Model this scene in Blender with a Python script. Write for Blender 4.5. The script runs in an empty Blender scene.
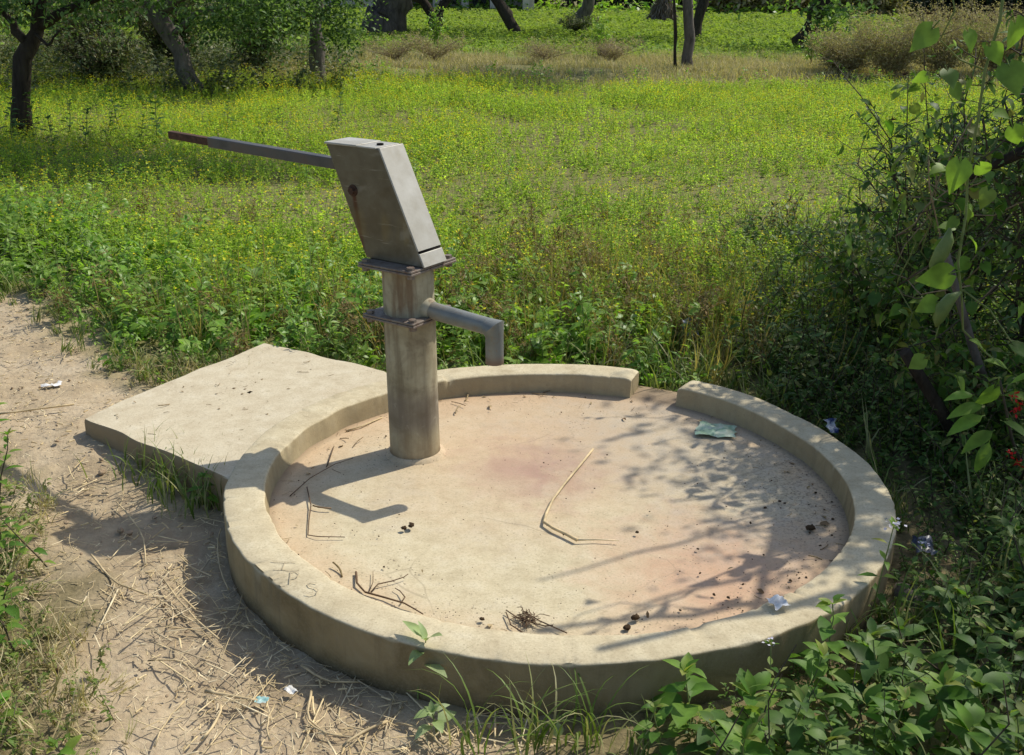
import bpy, math, random
import numpy as np
from mathutils import Vector, Matrix

rng = np.random.default_rng(11)
random.seed(11)
PI = math.pi
SC = bpy.context.scene
COL = SC.collection

# ------------------------------------------------------------------ camera
F = 1080.0
PITCH, ROLL, CAMZ = 0.3544668, 0.015967, 1.6562
cp, sp = math.cos(PITCH), math.sin(PITCH)
fw = np.array([0, cp, -sp]); rt0 = np.array([1., 0, 0]); up0 = np.array([0, sp, cp])
cr, sr = math.cos(ROLL), math.sin(ROLL)
RT, UP = cr*rt0 + sr*up0, -sr*rt0 + cr*up0
CAM = np.array([0, 0, CAMZ])

def at(px, py, z=0.0):
    """ground point (on the level z) that a spot measured in the photograph stands on"""
    d = (px-512)/F*RT - (py-377.5)/F*UP + fw
    t = (z-CAM[2])/d[2]
    return CAM + t*d

def ath(px, py, y):
    """point at distance y measured in the photograph"""
    d = (px-512)/F*RT - (py-377.5)/F*UP + fw
    return CAM + d*(y/d[1])

cam = bpy.data.cameras.new('camera'); camo = bpy.data.objects.new('camera', cam); COL.objects.link(camo)
cam.sensor_fit = 'HORIZONTAL'; cam.sensor_width = 36.0; cam.lens = F/1024*36
cam.clip_start = 0.05; cam.clip_end = 2000
M = Matrix(((RT[0], UP[0], -fw[0], 0), (RT[1], UP[1], -fw[1], 0), (RT[2], UP[2], -fw[2], CAMZ), (0, 0, 0, 1)))
camo.matrix_world = M
SC.camera = camo

# ------------------------------------------------------------------ light
SUNV = np.array([0.71, 0.53, 1.0])            # towards the sun
el = math.atan2(1, math.hypot(.71, .53)); az = math.atan2(.71, .53)
w = bpy.data.worlds.new('World'); SC.world = w; w.use_nodes = True
nt = w.node_tree; nt.nodes.clear()
o_ = nt.nodes.new('ShaderNodeOutputWorld'); bg = nt.nodes.new('ShaderNodeBackground'); sky = nt.nodes.new('ShaderNodeTexSky')
sky.sky_type = 'NISHITA'; sky.sun_disc = False; sky.sun_elevation = el; sky.sun_rotation = az
sky.dust_density = 1.6; sky.air_density = 1.0; sky.ozone_density = 1.6
bg.inputs['Strength'].default_value = 0.15
nt.links.new(sky.outputs[0], bg.inputs[0]); nt.links.new(bg.outputs[0], o_.inputs[0])
sl = bpy.data.lights.new('sun', 'SUN'); sl.energy = 4.4; sl.angle = math.radians(0.53); sl.color = (1.0, 0.945, 0.84)
so = bpy.data.objects.new('sun', sl); COL.objects.link(so)
so.rotation_euler = Vector(SUNV).to_track_quat('Z', 'Y').to_euler(); so.location = (6, 3, 12)
SC.view_settings.view_transform = 'Standard'; SC.view_settings.look = 'None'; SC.view_settings.exposure = 0
SC.cycles.max_bounces = 5; SC.cycles.diffuse_bounces = 3; SC.cycles.transmission_bounces = 3; SC.cycles.glossy_bounces = 2; SC.cycles.transparent_max_bounces = 6

# ------------------------------------------------------------------ object helpers
def tag(o, label=None, cat=None, group=None, kind=None):
    if label: o['label'] = label
    if cat: o['category'] = cat
    if group: o['group'] = group
    if kind: o['kind'] = kind
    return o

def thing(name, label, cat, loc=(0, 0, 0), rot=None, group=None):
    o = bpy.data.objects.new(name, None); COL.objects.link(o)
    o.empty_display_size = .1
    o.location = Vector(tuple(float(c) for c in loc))
    if rot is not None: o.rotation_euler = rot
    return tag(o, label, cat, group)

def mesh(name, T, mats, smooth=True, sharp=None):
    V, Fq, MI = T
    me = bpy.data.meshes.new(name)
    n, m = len(V), len(Fq)
    me.vertices.add(n); me.vertices.foreach_set('co', np.ascontiguousarray(V, dtype=np.float32).ravel())
    me.loops.add(m*4); me.loops.foreach_set('vertex_index', np.ascontiguousarray(Fq, dtype=np.int32).ravel())
    me.polygons.add(m)
    me.polygons.foreach_set('loop_start', np.arange(0, m*4, 4, dtype=np.int32))
    me.polygons.foreach_set('material_index', np.ascontiguousarray(MI, dtype=np.int32))
    me.polygons.foreach_set('use_smooth', np.full(m, smooth, dtype=bool))
    me.update(calc_edges=True)
    for mt in mats: me.materials.append(mt)
    if sharp is not None: me.set_sharp_from_angle(angle=math.radians(sharp))
    return me

def obj(name, T, mats, parent=None, smooth=True, sharp=None):
    if not isinstance(mats, (list, tuple)): mats = [mats]
    me = mesh(name, T, mats, smooth, sharp)
    o = bpy.data.objects.new(name, me); COL.objects.link(o)
    if parent is not None: o.parent = parent
    return o

def bevel(o, wdt, seg=2):
    b = o.modifiers.new('bevel', 'BEVEL'); b.width = wdt; b.segments = seg; b.limit_method = 'ANGLE'
    b.angle_limit = math.radians(40)
    return o

# ------------------------------------------------------------------ shape helpers: T = (verts, quads, material index)
def TT(V, Fq, mi=0):
    V = np.asarray(V, float); Fq = np.asarray(Fq, int).reshape(-1, 4)
    return (V, Fq, np.full(len(Fq), mi, int))

def join(Ts):
    Ts = [t for t in Ts if t is not None and len(t[0])]
    Vs, Fs, Ms, k = [], [], [], 0
    for V, Fq, m in Ts:
        Vs.append(V); Fs.append(Fq+k); Ms.append(m); k += len(V)
    if not Vs: return TT(np.zeros((0, 3)), np.zeros((0, 4)))
    return (np.concatenate(Vs), np.concatenate(Fs), np.concatenate(Ms))

def setm(T, mi): return (T[0], T[1], np.full(len(T[1]), mi, int))
def only(T, mi):
    s = T[2] == mi
    Fq = T[1][s]
    u, inv = np.unique(Fq.ravel(), return_inverse=True)
    return (T[0][u], inv.reshape(-1, 4), np.zeros(len(Fq), int))

def bake(Ts, idx, Ms):
    """many copies of a few templates in one mesh (Ms: N x 4 x 4)"""
    out = []
    idx = np.asarray(idx); Ms = np.asarray(Ms)
    for k, (V, Fq, m) in enumerate(Ts):
        S = Ms[idx == k]
        if not len(S): continue
        P = np.einsum('nij,vj->nvi', S[:, :3, :3], V) + S[:, None, :3, 3]
        N = len(S)
        ff = (Fq[None]+(np.arange(N)*len(V))[:, None, None]).reshape(-1, 4)
        out.append((P.reshape(-1, 3), ff, np.tile(m, N)))
    return join(out)

def nrm(a): return a/np.maximum(np.linalg.norm(a, axis=-1, keepdims=True), 1e-9)

def frames(pos, d, up, s):
    """N x 4 x 4 with local y along d and local z near up"""
    pos, d, up = np.atleast_2d(pos), nrm(np.atleast_2d(d)), np.atleast_2d(up)
    x = nrm(np.cross(d, np.broadcast_to(up, d.shape))); z = np.cross(x, d)
    Mx = np.zeros((len(pos), 4, 4)); s = np.broadcast_to(np.asarray(s, float), (len(pos),))[:, None]
    Mx[:, :3, 0] = x*s; Mx[:, :3, 1] = d*s; Mx[:, :3, 2] = z*s; Mx[:, :3, 3] = pos; Mx[:, 3, 3] = 1
    return Mx

def upright(pos, ang, s, tilt=0.12, r=None):
    r = rng if r is None else r
    n = len(pos)
    t = r.normal(0, tilt, (n, 2))
    zz = nrm(np.stack([t[:, 0], t[:, 1], np.ones(n)], -1))
    y = np.stack([-np.sin(ang), np.cos(ang), np.zeros(n)], -1)
    x = nrm(np.cross(y, zz)); y = np.cross(zz, x)
    Mx = np.zeros((n, 4, 4)); s = np.broadcast_to(np.asarray(s, float), (n,))[:, None]
    Mx[:, :3, 0] = x*s; Mx[:, :3, 1] = y*s; Mx[:, :3, 2] = zz*s; Mx[:, :3, 3] = pos; Mx[:, 3, 3] = 1
    return Mx

def tube(path, radii, sides=6, caps=True, mi=0):
    P = np.asarray(path, float); n = len(P)
    R = np.broadcast_to(np.asarray(radii, float), (n,))
    tg = np.zeros_like(P); tg[1:-1] = P[2:]-P[:-2]; tg[0] = P[1]-P[0]; tg[-1] = P[-1]-P[-2]
    tg = nrm(tg)
    a = np.array([0, 0, 1.]) if abs(tg[0, 2]) < .9 else np.array([1., 0, 0])
    x = nrm(np.cross(tg[0], a)[None])[0]
    rings = []
    for i in range(n):
        x = x - tg[i]*(x@tg[i]); x = x/np.linalg.norm(x); y = np.cross(tg[i], x)
        th = np.arange(sides)*2*PI/sides
        rings.append(P[i]+R[i]*(np.cos(th)[:, None]*x+np.sin(th)[:, None]*y))
    if caps:
        rings = [P[0]+(rings[0]-P[0])*.02] + rings + [P[-1]+(rings[-1]-P[-1])*.02]
    k = len(rings); V = np.concatenate(rings)
    q = []
    for i in range(k-1):
        for j in range(sides):
            j2 = (j+1) % sides
            q.append((i*sides+j, i*sides+j2, (i+1)*sides+j2, (i+1)*sides+j))
    return TT(V, q, mi)

def hexa(p, mi=0):
    """8 corners: bottom 4 counter-clockwise, top 4 counter-clockwise"""
    return TT(p, [(3, 2, 1, 0), (4, 5, 6, 7), (0, 1, 5, 4), (1, 2, 6, 5), (2, 3, 7, 6), (3, 0, 4, 7)], mi)

def box(x0, x1, y0, y1, z0, z1, mi=0):
    return hexa([(x0, y0, z0), (x1, y0, z0), (x1, y1, z0), (x0, y1, z0), (x0, y0, z1), (x1, y0, z1), (x1, y1, z1), (x0, y1, z1)], mi)

def grid(nx, ny):
    i, j = np.meshgrid(np.arange(nx-1), np.arange(ny-1), indexing='ij')
    a = (i*ny+j).ravel()
    return np.stack([a, a+ny, a+ny+1, a+1], -1)

# value noise in numpy
def vnoise(x, y, seed=0):
    x = np.asarray(x, float); y = np.asarray(y, float)
    xi, yi = np.floor(x).astype(np.int64), np.floor(y).astype(np.int64)
    fx, fy = x-xi, y-yi
    fx, fy = fx*fx*(3-2*fx), fy*fy*(3-2*fy)
    def h(a, b):
        n = (a*374761393+b*668265263+seed*974634777) & 0x7fffffff
        n = ((n ^ (n >> 13))*1274126177) & 0x7fffffff
        return ((n ^ (n >> 16)) & 0xffff)/65535.0
    return (h(xi, yi)*(1-fx)+h(xi+1, yi)*fx)*(1-fy)+(h(xi, yi+1)*(1-fx)+h(xi+1, yi+1)*fx)*fy

def sstep(a, b, x):
    t = np.clip((x-a)/(b-a), 0, 1); return t*t*(3-2*t)

def sdpoly(px, py, poly):
    """signed distance, positive inside"""
    px = np.asarray(px, float); py = np.asarray(py, float)
    d = np.full(px.shape, 1e9); ins = np.zeros(px.shape, bool)
    n = len(poly)
    for i in range(n):
        (ax, ay), (bx, by) = poly[i], poly[(i+1) % n]
        ex, ey = bx-ax, by-ay
        t = np.clip(((px-ax)*ex+(py-ay)*ey)/(ex*ex+ey*ey), 0, 1)
        d = np.minimum(d, np.hypot(px-ax-t*ex, py-ay-t*ey))
        c = ((ay > py) != (by > py)) & (px < (bx-ax)*(py-ay)/((by-ay) if by != ay else 1e-9)+ax)
        ins ^= c
    return np.where(ins, d, -d)

# ------------------------------------------------------------------ node helpers
class NT:
    def __init__(s, name):
        s.m = bpy.data.materials.new(name); s.m.use_nodes = True
        s.t = s.m.node_tree; s.t.nodes.clear()
        s.out = s.t.nodes.new('ShaderNodeOutputMaterial')
    def n(s, typ, ins=None, **kw):
        nd = s.t.nodes.new('ShaderNode'+typ)
        for k, v in kw.items(): setattr(nd, k, v)
        for k, v in (ins or {}).items():
            if isinstance(v, bpy.types.NodeSocket): s.t.links.new(v, nd.inputs[k])
            else: nd.inputs[k].default_value = v
        return nd
    def math(s, op, a, b=None, c=None, clamp=False):
        ins = {0: a}
        if b is not None: ins[1] = b
        if c is not None: ins[2] = c
        nd = s.n('Math', ins, operation=op); nd.use_clamp = clamp
        return nd.outputs[0]
    def noise(s, vec, scale, detail=4, rough=.55, dist=0):
        return s.n('TexNoise', {'Vector': vec, 'Scale': scale, 'Detail': detail, 'Roughness': rough, 'Distortion': dist}).outputs['Fac']
    def ramp(s, fac, stops):
        nd = s.n('ValToRGB', {'Fac': fac}); e = nd.color_ramp.elements
        while len(e) < len(stops): e.new(.5)
        for i, (p, c) in enumerate(stops):
            e[i].position = p
            e[i].color = (c, c, c, 1) if not isinstance(c, (tuple, list)) else (*c, 1)
        return nd.outputs['Color']
    def mix(s, fac, a, b, mode='MIX'):
        nd = s.n('Mix', data_type='RGBA', blend_type=mode)
        for k, v in ((0, fac), (6, a), (7, b)):
            if isinstance(v, bpy.types.NodeSocket): s.t.links.new(v, nd.inputs[k])
            else: nd.inputs[k].default_value = v if k == 0 or len(v) == 4 else (*v, 1)
        return nd.outputs[2]
    def mapr(s, v, a, b, c=0., d=1.):
        return s.n('MapRange', {0: v, 1: a, 2: b, 3: c, 4: d}).outputs[0]
    def surf(s, col, rough=.6, spec=.3, metal=0., bump=None, bstr=.3, bdist=.01):
        b = s.n('BsdfPrincipled', {'Base Color': col if isinstance(col, bpy.types.NodeSocket) else (*col, 1), 'Roughness': rough, 'Specular IOR Level': spec, 'Metallic': metal})
        if bump is not None:
            bp = s.n('Bump', {'Height': bump, 'Strength': bstr, 'Distance': bdist}); s.t.links.new(bp.outputs[0], b.inputs['Normal'])
        s.t.links.new(b.outputs[0], s.out.inputs[0])
        return b
    def pos(s): return s.n('NewGeometry').outputs['Position']
    def obj(s): return s.n('TexCoord').outputs['Object']

def leaf_mat(name, cols, trans=.35, rough=.5, spec=.25, patch=None, pscale=.6, tcol=1.25):
    """cols: list of colours picked leaf by leaf; patch: colour mixed in over wide patches"""
    k = NT(name)
    g = k.n('NewGeometry')
    rnd = g.outputs['Random Per Island']
    st = [(i/(max(len(cols)-1, 1)), c) for i, c in enumerate(cols)]
    c = k.ramp(rnd, st)
    pn = k.noise(g.outputs['Position'], pscale, 3)
    if patch is not None:
        c = k.mix(k.mapr(pn, .42, .68, 0, .8), c, patch)
    bright = k.mapr(k.noise(g.outputs['Position'], 23, 2), .3, .7, .75, 1.25)
    c = k.mix(1.0, c, k.n('CombineColor', {0: bright, 1: bright, 2: bright}).outputs[0], 'MULTIPLY')
    b = k.n('BsdfPrincipled', {'Base Color': c, 'Roughness': rough, 'Specular IOR Level': spec})
    tc = k.mix(1.0, c, (tcol*1.0, tcol*1.08, tcol*.45), 'MULTIPLY')
    t = k.n('BsdfTranslucent', {'Color': tc})
    mx = k.n('MixShader', {0: trans, 1: b.outputs[0], 2: t.outputs[0]})
    k.t.links.new(mx.outputs[0], k.out.inputs[0])
    return k.m

def plain(name, c1, c2, scale=20, rough=.7, spec=.2, bump=.2, obj=True, bdist=.01):
    k = NT(name)
    p = k.obj() if obj else k.pos()
    n = k.noise(p, scale, 5, .6)
    k.surf(k.ramp(n, [(.3, c1), (.7, c2)]), rough, spec, bump=n, bstr=bump, bdist=bdist)
    return k.m

# ------------------------------------------------------------------ leaf and plant templates
def prof_ovate(t): return np.sin(PI*np.clip(t, 0, 1)**.72)**.9
def prof_lance(t): return np.sin(PI*np.clip(t, 0, 1)**.85)
def prof_round(t): return np.sqrt(np.clip(1-(2*t-1)**2, 0, 1))

def leaf(L, W, prof=prof_ovate, n=4, fold=.25, droop=.6, pet=0., mi=0, twist=0., wav=0.):
    if n == 1:                                   # far away: one folded diamond
        c = math.cos(droop*.4); q = math.sin(droop*.4)
        return TT([(0, 0, 0), (W/2, L*.45*c, fold*W/2-L*.2*q), (0, L*c, -L*q), (-W/2, L*.45*c, fold*W/2-L*.2*q)], [(0, 1, 2, 3)], mi)
    t = np.linspace(0, 1, n+1)
    hw = W/2*prof(t); hw[0] = max(hw[0], W*.05); hw[-1] = W*.03
    ang = -droop*t
    ds = L/n
    y = np.concatenate([[0], np.cumsum(np.cos((ang[1:]+ang[:-1])/2)*ds)])+pet
    z = np.concatenate([[0], np.cumsum(np.sin((ang[1:]+ang[:-1])/2)*ds)])
    V = []
    for i in range(n+1):
        wz = wav*math.sin(i*2.3)*W
        V += [(-hw[i], y[i], z[i]+fold*hw[i]+wz), (0, y[i], z[i]), (hw[i], y[i], z[i]+fold*hw[i]-wz)]
    q = []
    for i in range(n):
        a = 3*i
        q += [(a, a+1, a+4, a+3), (a+1, a+2, a+5, a+4)]
    T = TT(V, q, mi)
    if pet > 0:
        r = W*.035
        T = join([T, TT([(-r, 0, 0), (r, 0, 0), (r, pet, 0), (-r, pet, 0)], [(0, 1, 2, 3)], mi)])
    return T

def cordate(L, W, droop=.5, fold=.2, pet=.04, mi=0):
    """heart-shaped creeper leaf with two lobes behind the stalk"""
    st = [(-.22, .62, .30), (0., .0, .86), (.22, .0, 1.0), (.45, .0, .80), (.65, .0, .52), (.82, .0, .27), (1., .0, .03)]
    V = []; ang = 0; y = z = 0; prev = 0
    for i, (t, back, wv) in enumerate(st):
        if i:
            d = (t-max(prev, 0))*L if t > 0 else 0
            ang = -droop*max(t, 0); y += d*math.cos(ang); z += d*math.sin(ang)
        prev = t
        hw = W/2*wv
        ye = y+(t*L if t < 0 else 0)
        inner = 0.0
        V += [(-hw, ye+pet, z+fold*hw), (inner, (y if t < 0 else ye)+pet+(1e-3 if t == 0 else 0), z), (hw, ye+pet, z+fold*hw)]
    q = []
    for i in range(len(st)-1):
        a = 3*i
        q += [(a, a+1, a+4, a+3), (a+1, a+2, a+5, a+4)]
    T = TT(V, q, mi)
    r = .0016
    return join([T, tube([(0, 0, 0), (0, pet, 0)], [r, r], 4, False, mi)])

def blade(L, W, droop=1.2, n=5, mi=0):
    t = np.linspace(0, 1, n+1)
    hw = W/2*(1-t**1.6)*np.minimum(1, .5+t*3); hw[-1] = W*.03
    ang = PI/2-droop*t**1.4
    ds = L/n
    y = np.concatenate([[0], np.cumsum(np.cos((ang[1:]+ang[:-1])/2)*ds)])
    z = np.concatenate([[0], np.cumsum(np.sin((ang[1:]+ang[:-1])/2)*ds)])
    V = []
    for i in range(n+1): V += [(-hw[i], y[i], z[i]), (hw[i], y[i], z[i])]
    q = [(2*i, 2*i+1, 2*i+3, 2*i+2) for i in range(n)]
    return TT(V, q, mi)

def bend_path(h, lean, n, r):
    a = r.uniform(0, 2*PI); pts = []
    x = y = 0
    for i in range(n+1):
        t = i/n
        pts.append((x, y, h*t))
        a2 = a+r.normal(0, .6)
        x += math.cos(a2)*lean*h/n; y += math.sin(a2)*lean*h/n
    return np.array(pts)

def broadleaf(h, pairs, L, W, seed, lean=.15, prof=prof_ovate, n=4, bottom=.25, whorl=2, droop=.7, elev=(.1, .7), stem_r=.0028, flowers=None, tipleaves=4, pet=.15):
    """upright weed: stem (material 1) with leaf pairs (0) and perhaps flower heads (2)"""
    r = np.random.default_rng(seed)
    P = bend_path(h, lean, 6, r)
    Ts = [tube(P, np.linspace(stem_r, stem_r*.5, len(P)), 5, False, 1)]
    def pt(t):
        f = t*6; i = min(int(f), 5); return P[i]+(P[i+1]-P[i])*(f-i)
    a0 = r.uniform(0, 6.28)
    for i in range(pairs):
        t = bottom+(1-bottom)*i/max(pairs-1, 1)
        s = (1.0-.45*max(0, t-.5)*2)*r.uniform(.75, 1.15)*(.8 if i == 0 else 1)
        a = a0+i*PI/2+r.normal(0, .25)
        for k in range(whorl):
            b = a+k*2*PI/whorl+r.normal(0, .2)
            e = elev[0]+(elev[1]-elev[0])*t+r.normal(0, .15)
            d = np.array([math.cos(b)*math.cos(e), math.sin(b)*math.cos(e), math.sin(e)])
            T = leaf(L*s, W*s*r.uniform(.85, 1.1), prof, n, r.uniform(.1, .35), droop*r.uniform(.5, 1.4), pet*L*s, 0, wav=r.uniform(0, .03))
            Ts.append(bake([T], [0], frames(pt(t)[None], d[None], np.array([[r.normal(0, .15), r.normal(0, .15), 1.]]), 1)))
    for k in range(tipleaves):
        b = r.uniform(0, 6.28); e = r.uniform(.6, 1.2)
        d = np.array([math.cos(b)*math.cos(e), math.sin(b)*math.cos(e), math.sin(e)])
        T = leaf(L*.45, W*.4, prof, max(2, n-1), .3, .5, 0, 0)
        Ts.append(bake([T], [0], frames(P[-1][None], d[None], np.array([[0, 0, 1.]]), 1)))
    if flowers:
        nf, fr, fs = flowers
        for k in range(nf):
            c = P[-1]+r.normal(0, fr, 3)*[1, 1, .6]+[0, 0, fr]
            T = TT([(-fs, -fs, 0), (fs, -fs, .3*fs), (fs, fs, 0), (-fs, fs, .3*fs)], [(0, 1, 2, 3)], 2)
            e = r.normal(0, .5, 2)
            Ts.append(bake([T], [0], frames(c[None], np.array([[1., e[0], e[1]]]), np.array([[e[1], 0, 1.]]), 1)))
    return join(Ts)

def tuft(nb, L, W, seed, spread=.03, droop=(.6, 1.8), n=5, mi=0):
    r = np.random.default_rng(seed)
    Ts = []
    for i in range(nb):
        T = blade(L*r.uniform(.5, 1.1), W*r.uniform(.7, 1.2), r.uniform(*droop), n, mi)
        a = r.uniform(0, 6.28); p = np.array([[r.normal(0, spread), r.normal(0, spread), 0]])
        Ts.append(bake([T], [0], upright(p, np.array([a]), 1, .18, r)))
    return join(Ts)

def shrub(h, spread, nst, ntw, lpt, leafTs, seed, twl=.25, stem_r=.008, arch=.5, up=.4, lsz=(.7, 1.2), first=.25, bare=.0):
    """woody shrub: returns (twigs, leaves)"""
    r = np.random.default_rng(seed)
    St, lp, ld, lu = [], [], [], []
    for s in range(nst):
        a = r.uniform(0, 6.28); rad = spread*math.sqrt(r.uniform(.02, 1)); hh = h*r.uniform(.6, 1.05)
        n = 7; P = []
        b0 = r.normal(0, .04*spread+.01, 2)
        for i in range(n+1):
            t = i/n
            q = rad*(t**(1+arch))
            P.append((b0[0]+math.cos(a)*q+r.normal(0, .02*h)*t, b0[1]+math.sin(a)*q+r.normal(0, .02*h)*t, hh*(t if arch < 1 else math.sin(t*1.35))))
        P = np.array(P)
        St.append(tube(P, np.linspace(stem_r, stem_r*.3, n+1), 5, False, 1))
        for k in range(ntw):
            t = r.uniform(first, 1.0); f = t*n; i = min(int(f), n-1); p = P[i]+(P[i+1]-P[i])*(f-i)
            b = r.uniform(0, 6.28); e = up+r.normal(0, .35)
            d = np.array([math.cos(b)*math.cos(e), math.sin(b)*math.cos(e), math.sin(e)])
            tl = twl*r.uniform(.5, 1.2)
            Q = [p]
            for j in range(3):
                d2 = d+r.normal(0, .25, 3); Q.append(Q[-1]+nrm(d2)*tl/3)
            Q = np.array(Q)
            St.append(tube(Q, np.linspace(stem_r*.35, stem_r*.15, 4), 4, False, 1))
            if r.uniform() < bare: continue
            m = r.poisson(lpt)
            tt = r.uniform(.1, 1, m)*3; ii = np.minimum(tt.astype(int), 2)
            lp.append(Q[ii]+(Q[ii+1]-Q[ii])*(tt-ii)[:, None])
            dd = nrm(d[None]*.5+r.normal(0, .7, (m, 3))+[0, 0, -.1]); ld.append(dd)
            lu.append(np.array([0, 0, 1.])+r.normal(0, .35, (m, 3)))
    if lp:
        lp, ld, lu = np.concatenate(lp), np.concatenate(ld), np.concatenate(lu)
        lv = bake(leafTs, r.integers(0, len(leafTs), len(lp)), frames(lp, ld, lu, r.uniform(*lsz, len(lp))))
    else: lv = None
    return join(St), lv

def crown(blobs, leafTs, seed, clump=.28, per=26, lsz=(.7, 1.3), hang=.25):
    """blobs: (centre, radii, number of clumps) -> leaves gathered in clumps, with gaps between them"""
    r = np.random.default_rng(seed)
    P = []
    for c, rad, n in blobs:
        u = nrm(r.normal(size=(n, 3)))*(r.uniform(0, 1, (n, 1))**.45)
        cc = np.array(c)+u*np.array(rad)
        for q in cc:
            m = max(3, r.poisson(per)); s = clump*r.uniform(.6, 1.3)
            P.append(q+r.normal(0, 1, (m, 3))*[s, s, s*.6])
    P = np.concatenate(P); N = len(P)
    d = nrm(r.normal(0, 1, (N, 3))*[1, 1, .5]+[0, 0, -hang]); u = np.array([0, 0, 1.])+r.normal(0, .45, (N, 3))
    return bake(leafTs, r.integers(0, len(leafTs), N), frames(P, d, u, r.uniform(*lsz, N)))

def limb(p0, p1, r0, r1, seed, wob=.06, n=6, sides=8, sag=0.):
    r = np.random.default_rng(seed); p0, p1 = np.array(p0, float), np.array(p1, float)
    L = np.linalg.norm(p1-p0); t = np.linspace(0, 1, n+1)
    P = p0+(p1-p0)*t[:, None]+r.normal(0, wob*L/n*1.5, (n+1, 3))*np.sin(t*PI)[:, None]
    P[:, 2] += sag*np.sin(t*PI)
    return tube(P, r0+(r1-r0)*t, sides, True)

# ------------------------------------------------------------------ layout
BC = np.array([0.1484, 3.1897]); RO = 1.05; RI = RO-.1235
ZR, ZF = .155, .0706                      # top of the rim, floor of the basin
GAP0, GAP1 = math.radians(69.2), math.radians(57.3)
PATH = [(-7, 10.2), (-4.4, 7.5), (-3.0, 5.95), (-2.5, 5.5), (-2.05, 4.95), (-1.78, 4.5), (-1.45, 4.25), (-.8, 4.1), (-.5, 3.2), (-.2, 2.3), (.05, 2.02), (.0, 1.5), (-.2, 0.5), (-.9, .5),
        (-.92, 1.9), (-1.02, 2.2), (-1.2, 2.52), (-1.33, 2.8), (-1.52, 3.05), (-1.75, 3.35), (-2.3, 4.0), (-3.4, 5.0), (-5.2, 7.0), (-7, 9.0)]
def path_sd(x, y): return sdpoly(x, y, PATH)
def pathm(x, y):
    n = (vnoise(np.asarray(x)*5, np.asarray(y)*5, 3)-.5)*.3+(vnoise(np.asarray(x)*16, np.asarray(y)*16, 4)-.5)*.12
    return sstep(-.13, .13, path_sd(x, y)+n)
def gz(x, y):
    x = np.asarray(x, float); y = np.asarray(y, float)
    z = .05*(vnoise(x*.5, y*.5, 1)-.5)*sstep(1.3, 3., np.hypot(x-BC[0], y-BC[1]))
    z = z+.02*(vnoise(x*2.2, y*2.2, 2)-.5)
    z = z+.045*np.exp(-((x+1.55)/.55)**2-((y-3.62)/.45)**2)
    z = z+.11*np.exp(-((y-20.2-.5*np.sin(x*.35))/1.4)**2)*(.5+.7*vnoise(x*.7, y*.4, 5))
    return z
def indisc(x, y, r=RO+.01): return np.hypot(x-BC[0], y-BC[1]) < r
_a0 = math.atan2(*(at(232, 477, .15)[:2]-BC)[::-1]) % (2*PI); _a1 = math.atan2(*(at(384, 371, .15)[:2]-BC)[::-1]) % (2*PI)
SLABP = [tuple(at(83, 418, .10)[:2]), tuple(at(114, 431, .105)[:2]), tuple(at(175, 456, .12)[:2]), tuple(at(230, 477, .145)[:2])] + \
        [(BC[0]+1.0*math.cos(a), BC[1]+1.0*math.sin(a)) for a in np.linspace(_a0, _a1, 12)] + \
        [tuple(at(384, 371, .15)[:2]), tuple(at(330, 358, .145)[:2]), tuple(at(287, 349, .135)[:2]), tuple(at(262, 346, .13)[:2]), tuple(at(200, 369, .12)[:2]), tuple(at(96, 412, .10)[:2])]
def onslab(x, y, m=.02): return sdpoly(x, y, SLABP) > -m
def free(x, y, m=.0):
    return ~(indisc(x, y, RO+.012+m)) & ~onslab(x, y, .01+m)

def scatter(n, x0, x1, y0, y1, dens=None, r=rng):
    """n candidate points, kept with probability dens(x, y)"""
    x, y = r.uniform(x0, x1, n), r.uniform(y0, y1, n)
    k = np.ones(n, bool) if dens is None else r.uniform(size=n) < dens(x, y)
    return x[k], y[k]
def inview(x, y, pad=.5):
    return (np.abs(x) < .49*y+pad) & (y > 1.7)
def P3(x, y, dz=0.): return np.stack([x, y, gz(x, y)+dz], -1)

# ------------------------------------------------------------------ materials
def mat_ground():
    k = NT('ground_soil'); p = k.pos()
    A = k.n('Attribute', attribute_name='path').outputs['Fac']
    B = k.n('Attribute', attribute_name='green').outputs['Fac']
    n1 = k.noise(p, 3.2, 6, .6); n2 = k.noise(p, 38, 4, .65); n3 = k.noise(p, 160, 2)
    d = k.ramp(n1, [(.3, (.34, .265, .16)), (.5, (.45, .36, .23)), (.72, (.54, .45, .31))])
    d = k.mix(k.mapr(n2, .35, .7, 0, .55), d, (.27, .20, .13))
    d = k.mix(k.mapr(n3, .55, .75, 0, .4), d, (.53, .43, .30))
    soil = k.ramp(n2, [(.3, (.11, .11, .04)), (.7, (.23, .21, .09))])
    soil = k.mix(k.mapr(k.n('SeparateXYZ', {0: p}).outputs[1], 3.2, 4.2, .75, 0), soil, k.ramp(n2, [(.3, (.12, .095, .05)), (.7, (.27, .21, .12))]))
    far = k.ramp(k.noise(p, 1.3, 5, .7), [(.3, (.11, .2, .03)), (.6, (.17, .28, .045)), (.8, (.22, .31, .07))])
    c = k.mix(B, soil, far); c = k.mix(A, c, d)
    vor = k.n('TexVoronoi', {'Vector': p, 'Scale': 55., 'Randomness': 1.}).outputs['Distance']
    h = k.math('ADD', k.math('MULTIPLY', n2, .7), k.math('MULTIPLY', vor, .35))
    h = k.math('ADD', h, k.math('MULTIPLY', n3, .3))
    k.surf(c, .95, .1, bump=h, bstr=.55, bdist=.012)
    return k.m

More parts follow.
